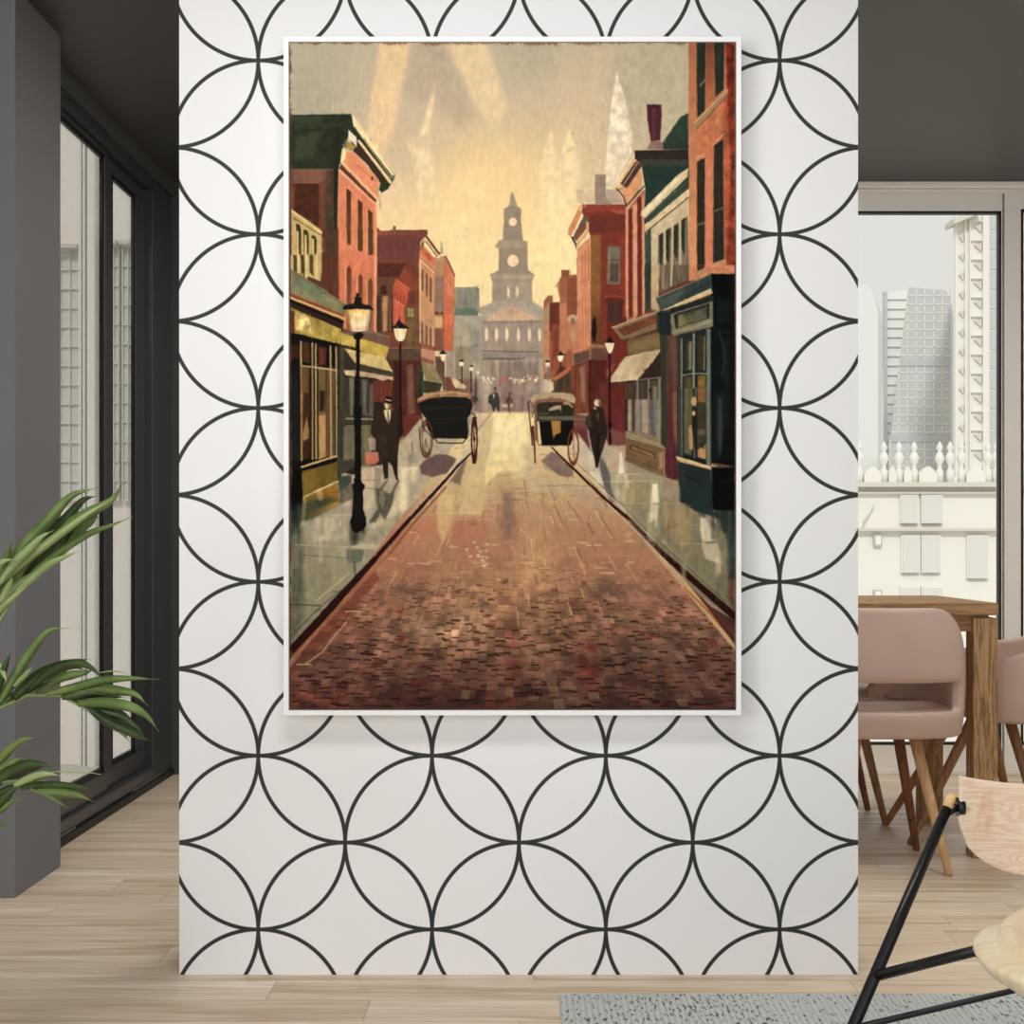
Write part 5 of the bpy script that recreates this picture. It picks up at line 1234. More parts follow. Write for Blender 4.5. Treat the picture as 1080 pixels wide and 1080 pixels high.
p('e9d8aa', [940, 500, 1080, 480, 1080, 560, 960, 800, 880, 900, 840, 960, 700, 970, 820, 880, 940, 660], 6, .6); p('f3e4b8', [940, 430, 1000, 440, 1010, 850, 940, 900], 4, .7); l('f5e8c0', [930, 488, 1085, 494], 9, 1.5, .9); p('a59a8c', [1000, 560, 1085, 660, 1040, 760, 1000, 800], 5, .5)
p('b5a78c', [930, 280, 1080, 200, 1080, 470, 960, 490, 930, 440], 4, .8); p('8c8478', [1000, 380, 1060, 360, 1080, 440, 1010, 460], 3, .7); p('a3967e', [930, 240, 970, 230, 970, 300, 930, 300], 2, .6)
p('4d4c40', [680, 940, 760, 820, 740, 660, 790, 660, 850, 700, 900, 660, 880, 780, 820, 915, 780, 860, 740, 930], 2.2, .9, tex=.06); p('a99e88', [780, 660, 820, 740, 800, 830, 770, 760], 2, .5); l('3c3a32', [790, 655, 830, 600], 26, 1.5, .8, 16); l('57504a', [880, 680, 925, 600], 20, 1.5, .8)
p('6f6c58', [520, 1000, 680, 980, 640, 1085, 520, 1085], 3, .8)
p('8f8b70', [830, 900, 1000, 830, 900, 1010, 740, 1085, 700, 1085], 5, .5, tex=.15)
use('R5')
p('565f4a', [66, 180, 120, 190, 130, 560, 66, 740], 7, .85, tex=.15); p('2f3f34', [66, 100, 200, 60, 280, 70, 110, 160, 66, 240], 6, .8, tex=.1)
p('8c886a', [160, 330, 330, 330, 300, 470, 180, 520, 140, 440], 5, .6); p('a29c7c', [230, 335, 320, 335, 325, 390, 260, 450], 4, .6, tex=.05); p('5f6a5c', [310, 290, 390, 290, 380, 340, 352, 350, 350, 420, 342, 350, 318, 345], 2, .9); l('4e5448', [350, 345, 352, 430], 7, 1.5, .8)
l('595a48', [66, 310, 380, 330], 4, .8, .8); l('c9bc94', [90, 268, 430, 284], 3.5, .8, .8); p('d5c8a4', [310, 278, 400, 262, 470, 270, 430, 290], 2.5, .6); l('c9ba7c', [185, 512, 325, 392], 5, .8, .9); l('42402e', [66, 530, 200, 535], 5, .8, .9); l('5c5c44', [80, 660, 200, 540, 290, 468], 9, 1.2, .8, 5); l('4e4c3c', [180, 553, 250, 558], 4, .8, .8); l('4e4c3c', [255, 474, 300, 474], 4, .8, .8)
p('8a826a', [75, 690, 200, 560, 330, 440, 420, 350, 360, 440, 230, 570, 90, 740], 1.6, .6)
use('R4')
p('cfc3a8', [330, 760, 380, 830, 400, 950, 480, 1080, 430, 1080, 215, 830, 300, 830], 2.5, .8); p('d8d2c0', [380, 800, 420, 950, 440, 1000, 400, 990, 370, 900], 3, .7); p('6b2c34', [310, 755, 370, 755, 385, 850, 340, 790], 2.5); p('7a4440', [455, 750, 540, 780, 540, 860, 460, 830], 2.5)
p('c4ab90', [470, 830, 540, 830, 530, 960, 470, 950], 2.5, .9); p('5f5c58', [425, 890, 450, 905, 475, 980, 470, 1000, 500, 1080, 470, 1080, 430, 960], 1.6, .8); p('f4e8c8', [514, 862, 522, 860, 534, 950, 508, 955], 1.6); p('c9c0a8', [500, 965, 545, 965, 540, 1080, 500, 1080], 3, .6)
p('979270', [545, 900, 700, 965, 770, 990, 760, 1080, 540, 1080], 3, .8, tex=.06); p('a3936a', [560, 985, 640, 990, 650, 1080, 560, 1080], 5, .6); p('a08c70', [700, 975, 770, 990, 775, 1080, 690, 1080], 4, .8); p('ece2bc', [663, 1000, 680, 1050, 685, 1080, 652, 1080], 1.6)
l('e2d296', [440, 965, 600, 955], 3.5, .8, .9); l('eadfb8', [415, 990, 560, 990], 5, 1, .95); l('d9cfa0', [520, 985, 700, 988], 3, .9, .7)
use('R6')
p('7b7659', [690, 60, 800, 90, 870, 130, 980, 200, 1000, 480, 900, 440, 700, 240, 520, 80], 4, .7, tex=.05); p('9c8f60', [480, -5, 640, -5, 650, 110, 560, 90], 4, .7); p('97805e', [700, 85, 820, 95, 820, 240, 790, 280, 700, 200], 5, .8); p('a79863', [760, 90, 825, 110, 820, 270, 780, 280], 5, .6)
p('f0e8c8', [655, 0, 680, 0, 688, 82, 650, 86], 1.5); p('e4d9ae', [650, 92, 684, 92, 676, 160, 640, 170], 2, .9); l('bdb084', [530, 86, 780, 88], 3.5, .9, .8); l('bdb38c', [700, 260, 870, 264], 3, .9, .7)
p('d2c6b0', [868, 140, 890, 145, 905, 200, 920, 250, 880, 258, 864, 200], 1.6, .95); p('cfc3ac', [895, 150, 925, 200, 935, 255, 910, 255], 1.6, .8); p('c8bc9c', [870, 264, 945, 262, 972, 350, 935, 348, 890, 330], 2, .9)
p('1c2f2c', [775, -5, 915, -5, 920, 140, 830, 110, 780, 60], 2); p('020303', [915, -5, 1030, -5, 1030, 110, 920, 115], 1.2); p('203430', [850, 115, 1020, 120, 1020, 420, 990, 420, 985, 240, 950, 160], 4, .9, tex=.1); p('35503f', [975, 160, 1018, 170, 1018, 320, 990, 330], 6, .6)
p('7a7258', [560, 120, 660, 230, 900, 440, 1018, 560, 1018, 590, 860, 490, 680, 300, 540, 130], 1.6, .8); l('3f3c2c', [520, 120, 640, 210, 760, 320, 980, 520], 3, .8, .7); p('5c3028', [990, 420, 1018, 400, 1018, 560, 985, 500], 5, .8, tex=.2)

# --- roadway
ROAD = [512, 434, 560, 434, 566, 470, 600, 484, 650, 540, 700, 590, 776, 665, 776, 750, 304, 750, 304, 692, 400, 590, 470, 510, 500, 470]
use('A')
p('c9a578', ROAD, 1.2, tex=.04)
rm = None
def roadmask():
    vx, vy = 533.0, 395.0
    left = vx - (YY - vy) * .735; right = vx + (YY - vy) * .835
    return np.clip((XX - left) / 1.5, 0, 1) * np.clip((right - XX) / 1.5, 0, 1) * (YY > 436)
rmask = roadmask()
def rgrad():
    st = [(434, (246, 226, 156)), (470, (228, 206, 150)), (505, (208, 178, 126)), (530, (196, 158, 116)), (560, (184, 134, 98)), (600, (168, 118, 86)), (640, (152, 104, 76)), (680, (130, 88, 68)), (715, (104, 66, 54)), (749, (72, 42, 36))]
    o = np.zeros_like(IMG)
    for ch in range(3): o[..., ch] = np.interp(YY, [s[0] for s in st], [s[1][ch] / 255. for s in st])
    return o
m = rmask[..., None]; RG = rgrad(); IMG[:] = IMG * (1 - m) + RG * m
def rwash(col, cx, cy, rx, ry, al):
    r = ((XX - cx) / rx) ** 2 + ((YY - cy) / ry) ** 2 + (N_mid - .5) * .9
    mm = (np.exp(-np.maximum(r, 0) * 1.5) * al * rmask)[..., None]
    IMG[:] = IMG * (1 - mm) + hexc(col) * mm
rwash('b86a50', 390, 600, 60, 40, .6); rwash('c07a58', 640, 600, 60, 50, .35); rwash('c6905e', 520, 620, 70, 40, .5); rwash('d2a06c', 565, 600, 22, 60, .6); rwash('8c5a4c', 650, 650, 60, 40, .45)
rwash('6c3f38', 360, 700, 55, 45, .6); rwash('5a3a30', 680, 700, 70, 40, .6); rwash('b88a66', 490, 650, 40, 28, .6); rwash('7a2c26', 620, 710, 12, 36, .7); rwash('8c4236', 540, 700, 8, 60, .6); rwash('8a5c50', 380, 690, 50, 30, .5); rwash('6a4a40', 430, 715, 40, 16, .6); rwash('7a5c4c', 600, 735, 30, 16, .6); rwash('6e5a4c', 690, 690, 36, 22, .6); rwash('6c5148', 425, 622, 26, 10, .7); rwash('6b5044', 642, 622, 24, 14, .7); rwash('b79a76', 650, 652, 14, 8, .6); rwash('c29a72', 470, 665, 40, 16, .5)
rwash('4a2220', 450, 735, 50, 16, .6); rwash('a4453a', 340, 735, 30, 10, .5); rwash('c26a52', 420, 560, 50, 16, .6); rwash('c8745a', 470, 555, 30, 16, .6); rwash('8f6a5a', 535, 555, 12, 50, .6); rwash('b26a50', 360, 640, 30, 40, .5); rwash('a86a5c', 720, 640, 40, 30, .4)
# bricks in perspective
vx, vy = 533.0, 395.0
dY = np.maximum(YY - vy, 1)
U_ = (XX - vx) / dY                                    # lane
V_ = 1.0 / dY * 2600.0                                 # depth
NL = 34
lane = np.floor(U_ * NL + .5 * vnoise((PH, PW), 30, 11)); fu = (U_ * NL + .5 * vnoise((PH, PW), 30, 11)) - lane
jit = (np.sin(lane * 12.9898) * 43758.5453) % 1.0
# brick length shrinks with distance; rows ~13 px tall at the bottom
vv = np.log(dY) * 30.0 + jit * 1.0 + .25 * N_big
row = np.floor(vv); fv = vv - row
hh = (np.sin(lane * 127.1 + row * 311.7) * 43758.5453) % 1.0; h2 = (np.sin(lane * 269.5 + row * 183.3) * 43758.5453) % 1.0
amp = np.clip((YY - 570) / 90, 0, 1) * rmask
patch = np.clip((vnoise((PH, PW), 34, 12) - .35) * 3, 0, 1)
patch = np.clip((vnoise((PH, PW), 26, 12, 1, .6) - .3) * 2.6, 0, 1); k = 1 + ((hh - .5) * .34 * amp * (.35 + .65 * patch) + (vnoise((PH, PW), 14, 14, 1, .5) - .5) * .5 * amp)
IMG *= k[..., None]
redb = ((h2 > .94) * amp * .3)[..., None]; IMG[:] = IMG * (1 - redb) + hexc('a24638') * redb * 1.0
lite = ((h2 < .10) * amp * .35)[..., None]; IMG[:] = IMG * (1 - lite) + IMG * 1.35 * lite
gap = np.clip((fv - .80) / .08, 0, 1) * (fu > .10) * (.25 + .75 * (hh > .45)) * amp * (.35 + .65 * patch)
IMG[:] = IMG * (1 - .62 * gap[..., None])
gapv = np.clip((.10 - np.abs(fu - .04)) / .08, 0, 1) * amp * .2 * patch
IMG[:] = IMG * (1 - gapv[..., None])
hl = np.clip((.14 - np.abs(fv - .12)) / .1, 0, 1) * amp * .10 * (h2 > .4); IMG[:] = IMG * (1 + hl[..., None])
# loose strokes: horizontal streaks upper road, short dark dashes lower down
use('A')
r3 = np.random.RandomState(3)
def onroad(x, y): return vx - (y - vy) * .70 < x < vx + (y - vy) * .80
for i in range(520):
    y = 470 + 150 * r3.rand(); x = 340 + 430 * r3.rand()
    if not onroad(x, y): continue
    c = [(236, 206, 150), (196, 132, 98), (150, 104, 84), (214, 170, 124), (176, 110, 86)][r3.randint(5)]
    L = 3 + 12 * r3.rand()
    l(c, [x, y, x + L, y + r3.randn() * .4], .8 + r3.rand(), .8, .28 + .3 * r3.rand())
for i in range(260):
    y = 500 + 150 * r3.rand(); x = 400 + 300 * r3.rand()
    if not onroad(x, y): continue
    dx = (x - vx) / (y - vy); L = 4 + 14 * r3.rand()
    c = [(226, 186, 132), (140, 94, 76), (196, 140, 104), (120, 84, 72)][r3.randint(4)]
    l(c, [x, y, x + dx * L, y + L], .8 + 1.6 * r3.rand(), .9, .25 + .3 * r3.rand())
for i in range(330):
    y = 625 + 122 * r3.rand() ** .8; x = 310 + 460 * r3.rand()
    if not onroad(x, y): continue
    s = (y - 560) / 180.; L = (4 + 9 * r3.rand()) * s + 2
    c = [(34, 14, 12), (62, 26, 22), (26, 16, 14)][r3.randint(3)]
    l(c, [x, y, x + L * .5, y - .6 * r3.rand(), x + L, y + .3], .8 + 1.9 * s * r3.rand(), .7, .75)
for i in range(150):
    y = 610 + 130 * r3.rand(); x = 320 + 440 * r3.rand()
    if not onroad(x, y): continue
    s = (y - 560) / 180.; w_ = (5 + 6 * r3.rand()) * s + 3; h_ = (3 + 7 * r3.rand()) * s + 2; sk = (x - vx) / (y - vy) * h_
    c = [(196, 150, 116), (150, 112, 92), (134, 46, 40), (112, 82, 72), (206, 160, 120), (92, 62, 54)][r3.randint(6)]
    f = np.interp(y, [610, 749], [1.0, .62]); c = tuple(v * f for v in c)
    p(c, [x, y, x + w_, y, x + w_ + sk, y + h_, x + sk, y + h_], .9, .55)
# bright wet glare down the middle
use('U')
p('f7e8a8', [445, 28, 600, 28, 620, 150, 610, 250, 590, 330, 480, 330, 400, 400, 395, 300, 430, 200, 440, 90], 2.5, c2='ecd392', ga=(520, 40), gb=(500, 360), tex=.05)
p('fbf0b8', [450, 60, 590, 60, 610, 160, 560, 210, 440, 210], 4, .7); p('cdb68a', [360, 60, 440, 50, 430, 180, 400, 330, 380, 380, 290, 380, 320, 240, 350, 150], 3, .7); p('c9ab9c', [360, 30, 440, 30, 350, 150], 3, .6)
p('dcc28a', [280, 380, 400, 330, 400, 460, 380, 560, 250, 560, 260, 460], 5, .6); p('d8bb78', [160, 440, 245, 440, 240, 600, 180, 700, 150, 620], 4, .7, tex=.06); p('e3c98c', [200, 450, 240, 450, 230, 520, 190, 520], 3, .5)
p('c9b494', [600, 200, 660, 220, 700, 360, 860, 380, 930, 410, 900, 440, 620, 440, 600, 330], 6, .6); p('ead9a8', [560, 280, 620, 270, 600, 360, 540, 370], 4, .5)
l('8c7a60', [690, 405, 850, 402, 930, 408], 5, 1.2, .7); l('c9ae84', [600, 430, 900, 455], 4, 1.4, .5); p('b29a84', [800, 410, 940, 420, 1040, 560, 900, 480], 6, .5)
l('e6cf98', [150, 545, 370, 545], 5, 1.2, .6); l('dfc28c', [250, 578, 420, 575], 4, 1.2, .6); l('c99a74', [130, 622, 460, 618], 3.5, 1.2, .6)
p('7e6052', [490, 430, 540, 440, 550, 600, 510, 690, 490, 620], 6, .5); p('b66e54', [220, 590, 430, 560, 420, 700, 330, 760, 210, 700], 10, .5); p('c4825c', [480, 700, 560, 690, 560, 760, 480, 760], 8, .4)
for i in range(9): l('7c6850', [545 + i * 24, 470 + (i % 3) * 16, 552 + i * 26, 520 + (i % 4) * 12], 3.5, 1, .5)
for i in range(60):
    x = 660 + r3.randn() * 60; y = 560 + 260 * r3.rand(); l(['ecd2a4', 'e2b98c', 'b08060'][r3.randint(3)], [x, y, x + 4, y + 12 + 10 * r3.rand()], 4, 1, .5)
for i in range(40):
    x = 370 + r3.randn() * 50; y = 780 + r3.randn() * 40; e(['e8c094', 'd9705a', '8c6a60', 'efd6b0'][r3.randint(4)], x, y, 9, 6, 1, .6)
# shadow blots
p('6b5352', [62, 300, 90, 270, 150, 240, 200, 242, 248, 262, 250, 300, 200, 340, 130, 360, 70, 345], 1.6, tex=.04); p('6a5248', [190, 390, 290, 240, 320, 210, 290, 330, 270, 400, 230, 385], 3, .75)
p('8a7468', [685, 270, 740, 230, 800, 260, 850, 320, 830, 365, 760, 360, 700, 300], 2.4, .0); p('7a6460', [690, 275, 745, 228, 770, 235, 850, 310, 860, 345, 830, 362, 780, 350, 720, 300], 2, .9, tex=.08); 
for i in range(8): l('7a6460', [700 + i * 18, 290 + i * 7, 720 + i * 20, 320 + i * 6], 7, 1.5, .6)
# kerbs
use('A')
p('c9b590', [510, 440, 520, 436, 500, 472, 470, 512, 430, 554, 425, 560, 450, 520, 480, 480], 1.2, .0)
p('d6c7a2', [508, 452, 494, 466, 470, 502, 432, 544, 433, 548, 474, 508, 498, 474], 1, .9)
l('2c0e0c', [497, 478, 484, 490, 465, 512, 430, 550, 395, 590], 1.6, .8, 1, 5); l('2a0a0a', [395, 590, 362, 626, 330, 662, 300, 695], 6, .9, 1, 10.5)
l('8c5434', [470, 514, 436, 552, 410, 585], 2.4, 1, .8, 3.4); l('a8623c', [412, 582, 380, 616, 345, 655, 310, 692], 2.4, 1.2, .7, 5)
p('6e2c20', [395, 602, 345, 658, 306, 698, 306, 712, 360, 660, 400, 610], 2, .55)
l('d2a070', [323, 700, 340, 688, 352, 672, 365, 656], 1.6, .9, .8); l('e2b07c', [313, 701, 328, 701], 1.2, .8, .9); l('d9a070', [364, 645, 384, 645], 1.2, .8, .9)
l('6a5a48', [494, 466, 518, 436], 1, .8, .6); l('8a7860', [425, 545, 448, 520], .9, .7, .8)
l('33100e', [582, 472, 600, 490, 640, 528, 670, 553], 1.6, .8, 1, 3.6); l('2e0a0a', [668, 552, 700, 585, 740, 620, 780, 655], 3.8, .9, 1, 8)
l('d2bfa0', [586, 472, 610, 494, 650, 530, 690, 570], 1.4, 1, .7, 2); l('e0b88c', [640, 530, 690, 580, 722, 612], 1.1, .8, .8)
l('c0641c', [722, 620, 745, 643, 764, 664, 778, 678], 1.6, 1, .95, 3.2); p('3a1412', [775, 655, 750, 640, 725, 615, 745, 640, 775, 680], 1.2, .8)
l('5a4434', [610, 490, 640, 518, 670, 545], .7, .7, .7)

# --- carriage left
use('S5')
p('9d7a54', [385, 335, 395, 310, 470, 268, 560, 250, 680, 248, 790, 262, 822, 285, 815, 310, 600, 300, 470, 320, 400, 350], 1, tex=.1); l('cf9a64', [395, 320, 500, 276, 680, 258, 800, 280], 12, 1); l('8c4424', [390, 342, 480, 316, 560, 296], 10, 1, .8)
p('15150f', [392, 350, 470, 315, 600, 296, 780, 300, 818, 320, 838, 360, 825, 430, 795, 470, 805, 560, 795, 640, 520, 635, 470, 560, 455, 470, 415, 420], .9); p('25261c', [440, 370, 780, 370, 770, 400, 450, 400], 4, .6); l('2c2c22', [470, 478, 780, 470], 6, 1.5, .7)
l('0a0806', [535, 640, 550, 672, 755, 674, 790, 630], 9, .9); p('b9a58c', [545, 640, 745, 640, 750, 662, 558, 664], 1, .8)
l('120c08', [835, 425, 870, 470, 840, 465], 8, .8); p('8c7c70', [790, 470, 830, 470, 820, 620, 800, 620], 1.5, .5); e('4a3226', 848, 318, 26, 28, 1.6, .8); l('2c1c14', [858, 290, 880, 330], 7, 1)
e('5c2c18', 460, 640, 50, 145, .7, 1, 1.0); e('3e160c', 462, 640, 36, 120, .6, .8, .8); 
for dx in (-30, 0, 32): l('5c2c18', [455, 640, 455 + dx, 770], 5, .7, .8)
l('1a0c08', [420, 470, 440, 560, 520, 640], 7, .8); l('4c2414', [400, 540, 405, 640, 430, 760], 6, .8)
e('3c120a', 850, 650, 22, 162, .6, 1, 1.7); l('5c2416', [850, 490, 850, 810], 6, .8); l('2c0c08', [835, 500, 845, 640, 860, 800], 4, .7); e('2a0a06', 850, 640, 10, 18, 1)
l('7c2e14', [352, 590, 342, 650, 348, 742], 7, .8); l('e8dcb0', [350, 592, 342, 660], 6, .8, .9)
# --- carriage right
use('S6')
p('b5a27c', [150, 310, 170, 285, 280, 262, 400, 262, 500, 280, 520, 320, 510, 350, 380, 310, 260, 320, 160, 350], 1, tex=.06); p('8c5a44', [160, 345, 200, 320, 320, 305, 430, 320, 500, 350, 480, 350, 300, 338, 200, 352], 1.2)
p('2c2a1c', [195, 350, 300, 338, 480, 346, 505, 370, 500, 500, 200, 500], 1, tex=.15); p('c0a27e', [300, 395, 340, 372, 400, 365, 405, 425, 385, 395, 300, 415], 1, .95); p('b88e6c', [420, 340, 460, 335, 500, 380, 490, 390, 455, 360, 415, 365], 1, .95); p('6a604c', [210, 430, 300, 425, 290, 440, 215, 445], 2, .6)
p('6a6450', [210, 455, 500, 455, 600, 470, 590, 485, 220, 485], 1.4, .9); l('6e4436', [500, 465, 610, 468], 12, 1, .8); l('7a7260', [480, 482, 600, 482], 4, 1, .8)
p('0b0a07', [220, 500, 500, 490, 495, 640, 470, 690, 240, 690], .9, tex=.1); p('a8762c', [315, 490, 398, 492, 395, 590, 350, 605, 335, 640, 325, 560], 1); p('c08e44', [330, 500, 390, 500, 380, 560, 335, 560], 2.5, .5)
l('1a120c', [130, 335, 140, 440, 165, 690], 9, .8); l('1c1410', [145, 330, 185, 400, 160, 465], 6, .8); p('8a7a5c', [140, 350, 165, 350, 165, 440, 150, 450], 1.4, .7); p('7c4a3c', [178, 350, 200, 350, 215, 690, 185, 640], 1.2, .9)
l('5a130c', [170, 540, 182, 700, 188, 835], 16, .9, 1, 11); l('300c08', [160, 540, 165, 680], 7, .8)
e('742c18', 498, 706, 42, 135, .7, 1, 1.5); e('8e4628', 520, 700, 18, 120, .8, .4, 1.0); l('2a0e08', [215, 690, 470, 692, 480, 670], 6, .8)
for dx, dy in ((0, -110), (0, 120), (28, 60), (-28, 50)): l('6a3424', [498, 700, 498 + dx, 700 + dy], 3, .7, .6)
# --- kerb in front of right carriage and lamps
use('S2')
def lamp(hx, hy, s, postx, py1, col='f5e6bc', pw=8):
    p(col, [hx - 17 * s, hy - 16 * s, hx + 17 * s, hy - 16 * s, hx + 13 * s, hy + 18 * s, hx - 13 * s, hy + 18 * s], 1); p('2a201a', [hx - 20 * s, hy - 16 * s, hx, hy - 34 * s, hx + 20 * s, hy - 16 * s], .8)
    l('2a1c16', [postx, hy + 18 * s, postx, py1], pw, .8)
lamp(128, 490, 1.1, 128, 640); lamp(209, 534, 1.0, 207, 720, pw=9); l('3c2a26', [243, 600, 243, 820], 12, 1, .8); p('fbe8c0', [905, 425, 962, 425, 950, 462, 935, 480, 918, 462], 1); p('2e1c16', [908, 424, 922, 405, 935, 385, 950, 405, 965, 424], .8); l('3a1c14', [938, 480, 940, 540], 10, 1)
lamp(828, 500, 1.2, 832, 515); l('6c7c78', [832, 525, 832, 620], 18, 1.2, .9)
use('S5'); lamp(745, 30, 1.1, 748, 190)
use('S10')
use('R3')
p('f6deb0', [722, 430, 750, 430, 746, 452, 735, 465, 727, 452], .9); p('2a1c18', [718, 430, 724, 420, 735, 412, 746, 420, 752, 430], .8); l('4a4036', [738, 465, 740, 585], 8, .9)
# second lamp left
use('S3')
p('f5e0a8', [888, 352, 998, 350, 975, 440, 955, 468, 922, 466, 900, 430], 1, c2='fdf2cc', ga=(900, 360), gb=(950, 450)); l('8a6a4c', [915, 360, 925, 455], 4, .8, .7); l('8a6a4c', [975, 355, 958, 455], 3, .8, .6); p('191312', [870, 350, 905, 328, 918, 300, 934, 282, 945, 305, 975, 330, 1012, 352, 1000, 360, 880, 358], .9); l('191312', [937, 262, 937, 300], 8, .8); l('140e0c', [925, 468, 955, 468], 12, .8); l('120c0a', [941, 470, 942, 1090], 14, .9, 1, 17)
use('S4'); l('120c0a', [945, -5, 950, 200], 17, .9, 1, 20)
# big lamp left
use('S3')
p('e9b860', [503, 205, 705, 200, 690, 290, 660, 385, 545, 385, 520, 290], 1, c2='f9ecc0', ga=(560, 215), gb=(600, 330)); p('ffe9a0', [540, 225, 640, 215, 640, 260, 560, 270], 4, .8); p('d9b0a0', [550, 350, 660, 345, 655, 382, 550, 382], 4, .7); p('c8853c', [505, 210, 520, 210, 545, 380, 535, 378], 1.5, .8)
for x0, x1 in ((530, 556), (580, 590), (640, 632), (676, 655)): l('c0985c', [x0, 215, x1, 375], 4, .8, .5)
l('6a4a30', [700, 205, 655, 385], 5, .8, .9); l('7a5430', [508, 208, 548, 385], 5, .8, .9)
p('17100f', [472, 185, 490, 168, 560, 155, 575, 120, 565, 110, 585, 95, 580, 78, 597, 66, 612, 80, 606, 100, 630, 112, 622, 140, 640, 160, 700, 172, 728, 208, 690, 205, 600, 195, 510, 205, 480, 205], .8); l('4a302c', [560, 172, 640, 178], 5, 1.2, .6)
p('120c0a', [535, 378, 580, 388, 660, 380, 620, 398, 652, 405, 640, 420, 620, 445, 570, 445, 555, 410, 590, 398], .8)
p('0c0a09', [582, 440, 614, 440, 612, 700, 616, 1090, 566, 1090, 570, 780, 582, 700], .9); l('2e2a26', [600, 800, 600, 1080], 4, 1.2, .5)
use('S4')
p('0a0908', [566, -5, 625, -5, 622, 580, 628, 610, 655, 630, 650, 655, 640, 680, 640, 830, 665, 900, 665, 960, 640, 1000, 585, 1020, 545, 1000, 524, 945, 548, 880, 558, 700, 550, 660, 540, 630, 568, 612, 560, 585, 572, 570], .9); l('2f2c2a', [600, 680, 590, 860, 575, 920], 10, 2, .5); l('24221f', [620, 690, 625, 880], 8, 2, .6)
# lamp right
use('R4')
p('f6e4c0', [448, 380, 490, 380, 482, 415, 472, 432, 458, 415], 1); p('17100e', [444, 380, 455, 372, 468, 352, 482, 372, 494, 380], .8); l('120c0b', [469, 430, 470, 820], 8, .8); e('120c0b', 471, 740, 9, 14, 1); l('120c0b', [470, 780, 471, 822], 12, .9)
# gentleman left
use('S5')
p('2f2018', [40, 440, 60, 405, 110, 400, 180, 395, 230, 420, 262, 560, 240, 640, 235, 700, 225, 810, 150, 830, 100, 830, 60, 720, 45, 640, 5, 600, 10, 540], .9, tex=.08); p('1b130f', [225, 420, 262, 470, 270, 600, 245, 640, 225, 600], 1.2, .8); p('3c2a20', [70, 600, 150, 620, 150, 800, 95, 800], 4, .5)
p('2a1d18', [100, 810, 150, 820, 150, 960, 120, 968, 108, 900], .9); p('241914', [155, 820, 225, 800, 225, 950, 232, 970, 215, 978, 200, 930, 180, 860], .9); l('140e0c', [150, 620, 150, 820], 4, 1, .6)
p('dcd0a0', [115, 405, 170, 400, 172, 440, 165, 480, 152, 515, 125, 470], .9); l('1e1a14', [148, 415, 150, 500], 8, .8); e('b8a060', 145, 365, 22, 30, 1); p('e4cc90', [120, 350, 150, 345, 140, 400, 128, 395], 1.2, .8); l('201a14', [148, 340, 165, 400], 9, 1.4, .5)
p('1c1412', [118, 345, 122, 300, 140, 290, 180, 300, 185, 345, 160, 352], .9); l('e9e2c0', [130, 320, 170, 328], 8, .9, .9); l('120c0a', [115, 342, 182, 350], 7, .8)
# gentleman right
use('S6')
p('2a1c14', [600, 480, 640, 410, 665, 385, 740, 385, 755, 440, 775, 560, 770, 630, 735, 740, 715, 800, 700, 875, 680, 875, 670, 800, 640, 680, 625, 580, 595, 500], .9, tex=.12); p('4a4034', [610, 440, 640, 430, 650, 540, 620, 560, 600, 500], 3, .6); p('140c0a', [690, 600, 720, 590, 705, 780, 695, 870, 685, 780], 1.4, .8); p('6a5238', [690, 420, 705, 430, 700, 500, 685, 460], 1.4, .8); p('3c2c22', [715, 620, 760, 600, 740, 720, 715, 760], 3, .6)
e('e6cfae', 692, 345, 24, 30, .9); p('8a5a40', [700, 330, 722, 340, 710, 378, 700, 360], 1.2, .8); p('d8c8a8', [665, 380, 690, 390, 680, 402, 665, 395], 1, .9); l('4a2a1c', [690, 312, 735, 305, 738, 340], 6, 1.2, .6)
p('5f6062', [715, 800, 730, 790, 800, 930, 800, 970, 815, 1090, 770, 1090, 735, 960, 715, 900], 1.4, .75); p('ddd2bc', [690, 885, 715, 885, 730, 960, 735, 1010, 700, 980], 2.5, .7)

# --- loose dry-brush strokes that drag neighbouring paint
use('A')
r4 = np.random.RandomState(9); BASE = IMG.copy()
for i in range(3600):
    x = CX0 + 2 + 465 * r4.rand(); y = 100 + 500 * r4.rand()
    if 405 < x < 600 and y < 300: continue
    if 470 < x < 620 and y > 440: continue
    gx, gy = int((x - CX0) * G), int((y - CY0) * G)
    if not (0 <= gx < PW and 0 <= gy < PH): continue
    c = BASE[gy, gx] * 255 * (1 + .13 * r4.randn()) + r4.randn(3) * 3
    c = np.clip(c, 0, 255); L = 2 + 5 * r4.rand(); dy = 1 if r4.rand() < .8 else 0; x -= 0 if dy else L * .4; y -= L / 2 if dy else 0
    l(tuple(c), [x, y, x + (0 if dy else L * .8), y + (L if dy else -L * .25)], .8 + 1.6 * r4.rand(), .9, .3)
for i in range(260):
    left = r4.rand() < .5; y = 500 + 110 * r4.rand()
    x = (310 + (470 - y) * -.0 + 150 * r4.rand() - (y - 500) * .6) if left else (630 + (y - 500) * .75 + 120 * r4.rand())
    if not (CX0 < x < CX1 - 2) or (left and x > 533 - (y - 395) * .735 - 34) or (not left and x < 533 + (y - 395) * .835 + 12): continue
    c = BASE[min(PH - 1, int((y - CY0) * G)), int((x - CX0) * G)] * 255 * (1.0 + .14 * r4.randn())
    l(tuple(np.clip(c, 0, 255)), [x, y, x + r4.randn(), y + 8 + 20 * r4.rand()], 2 + 4 * r4.rand(), 2, .35)

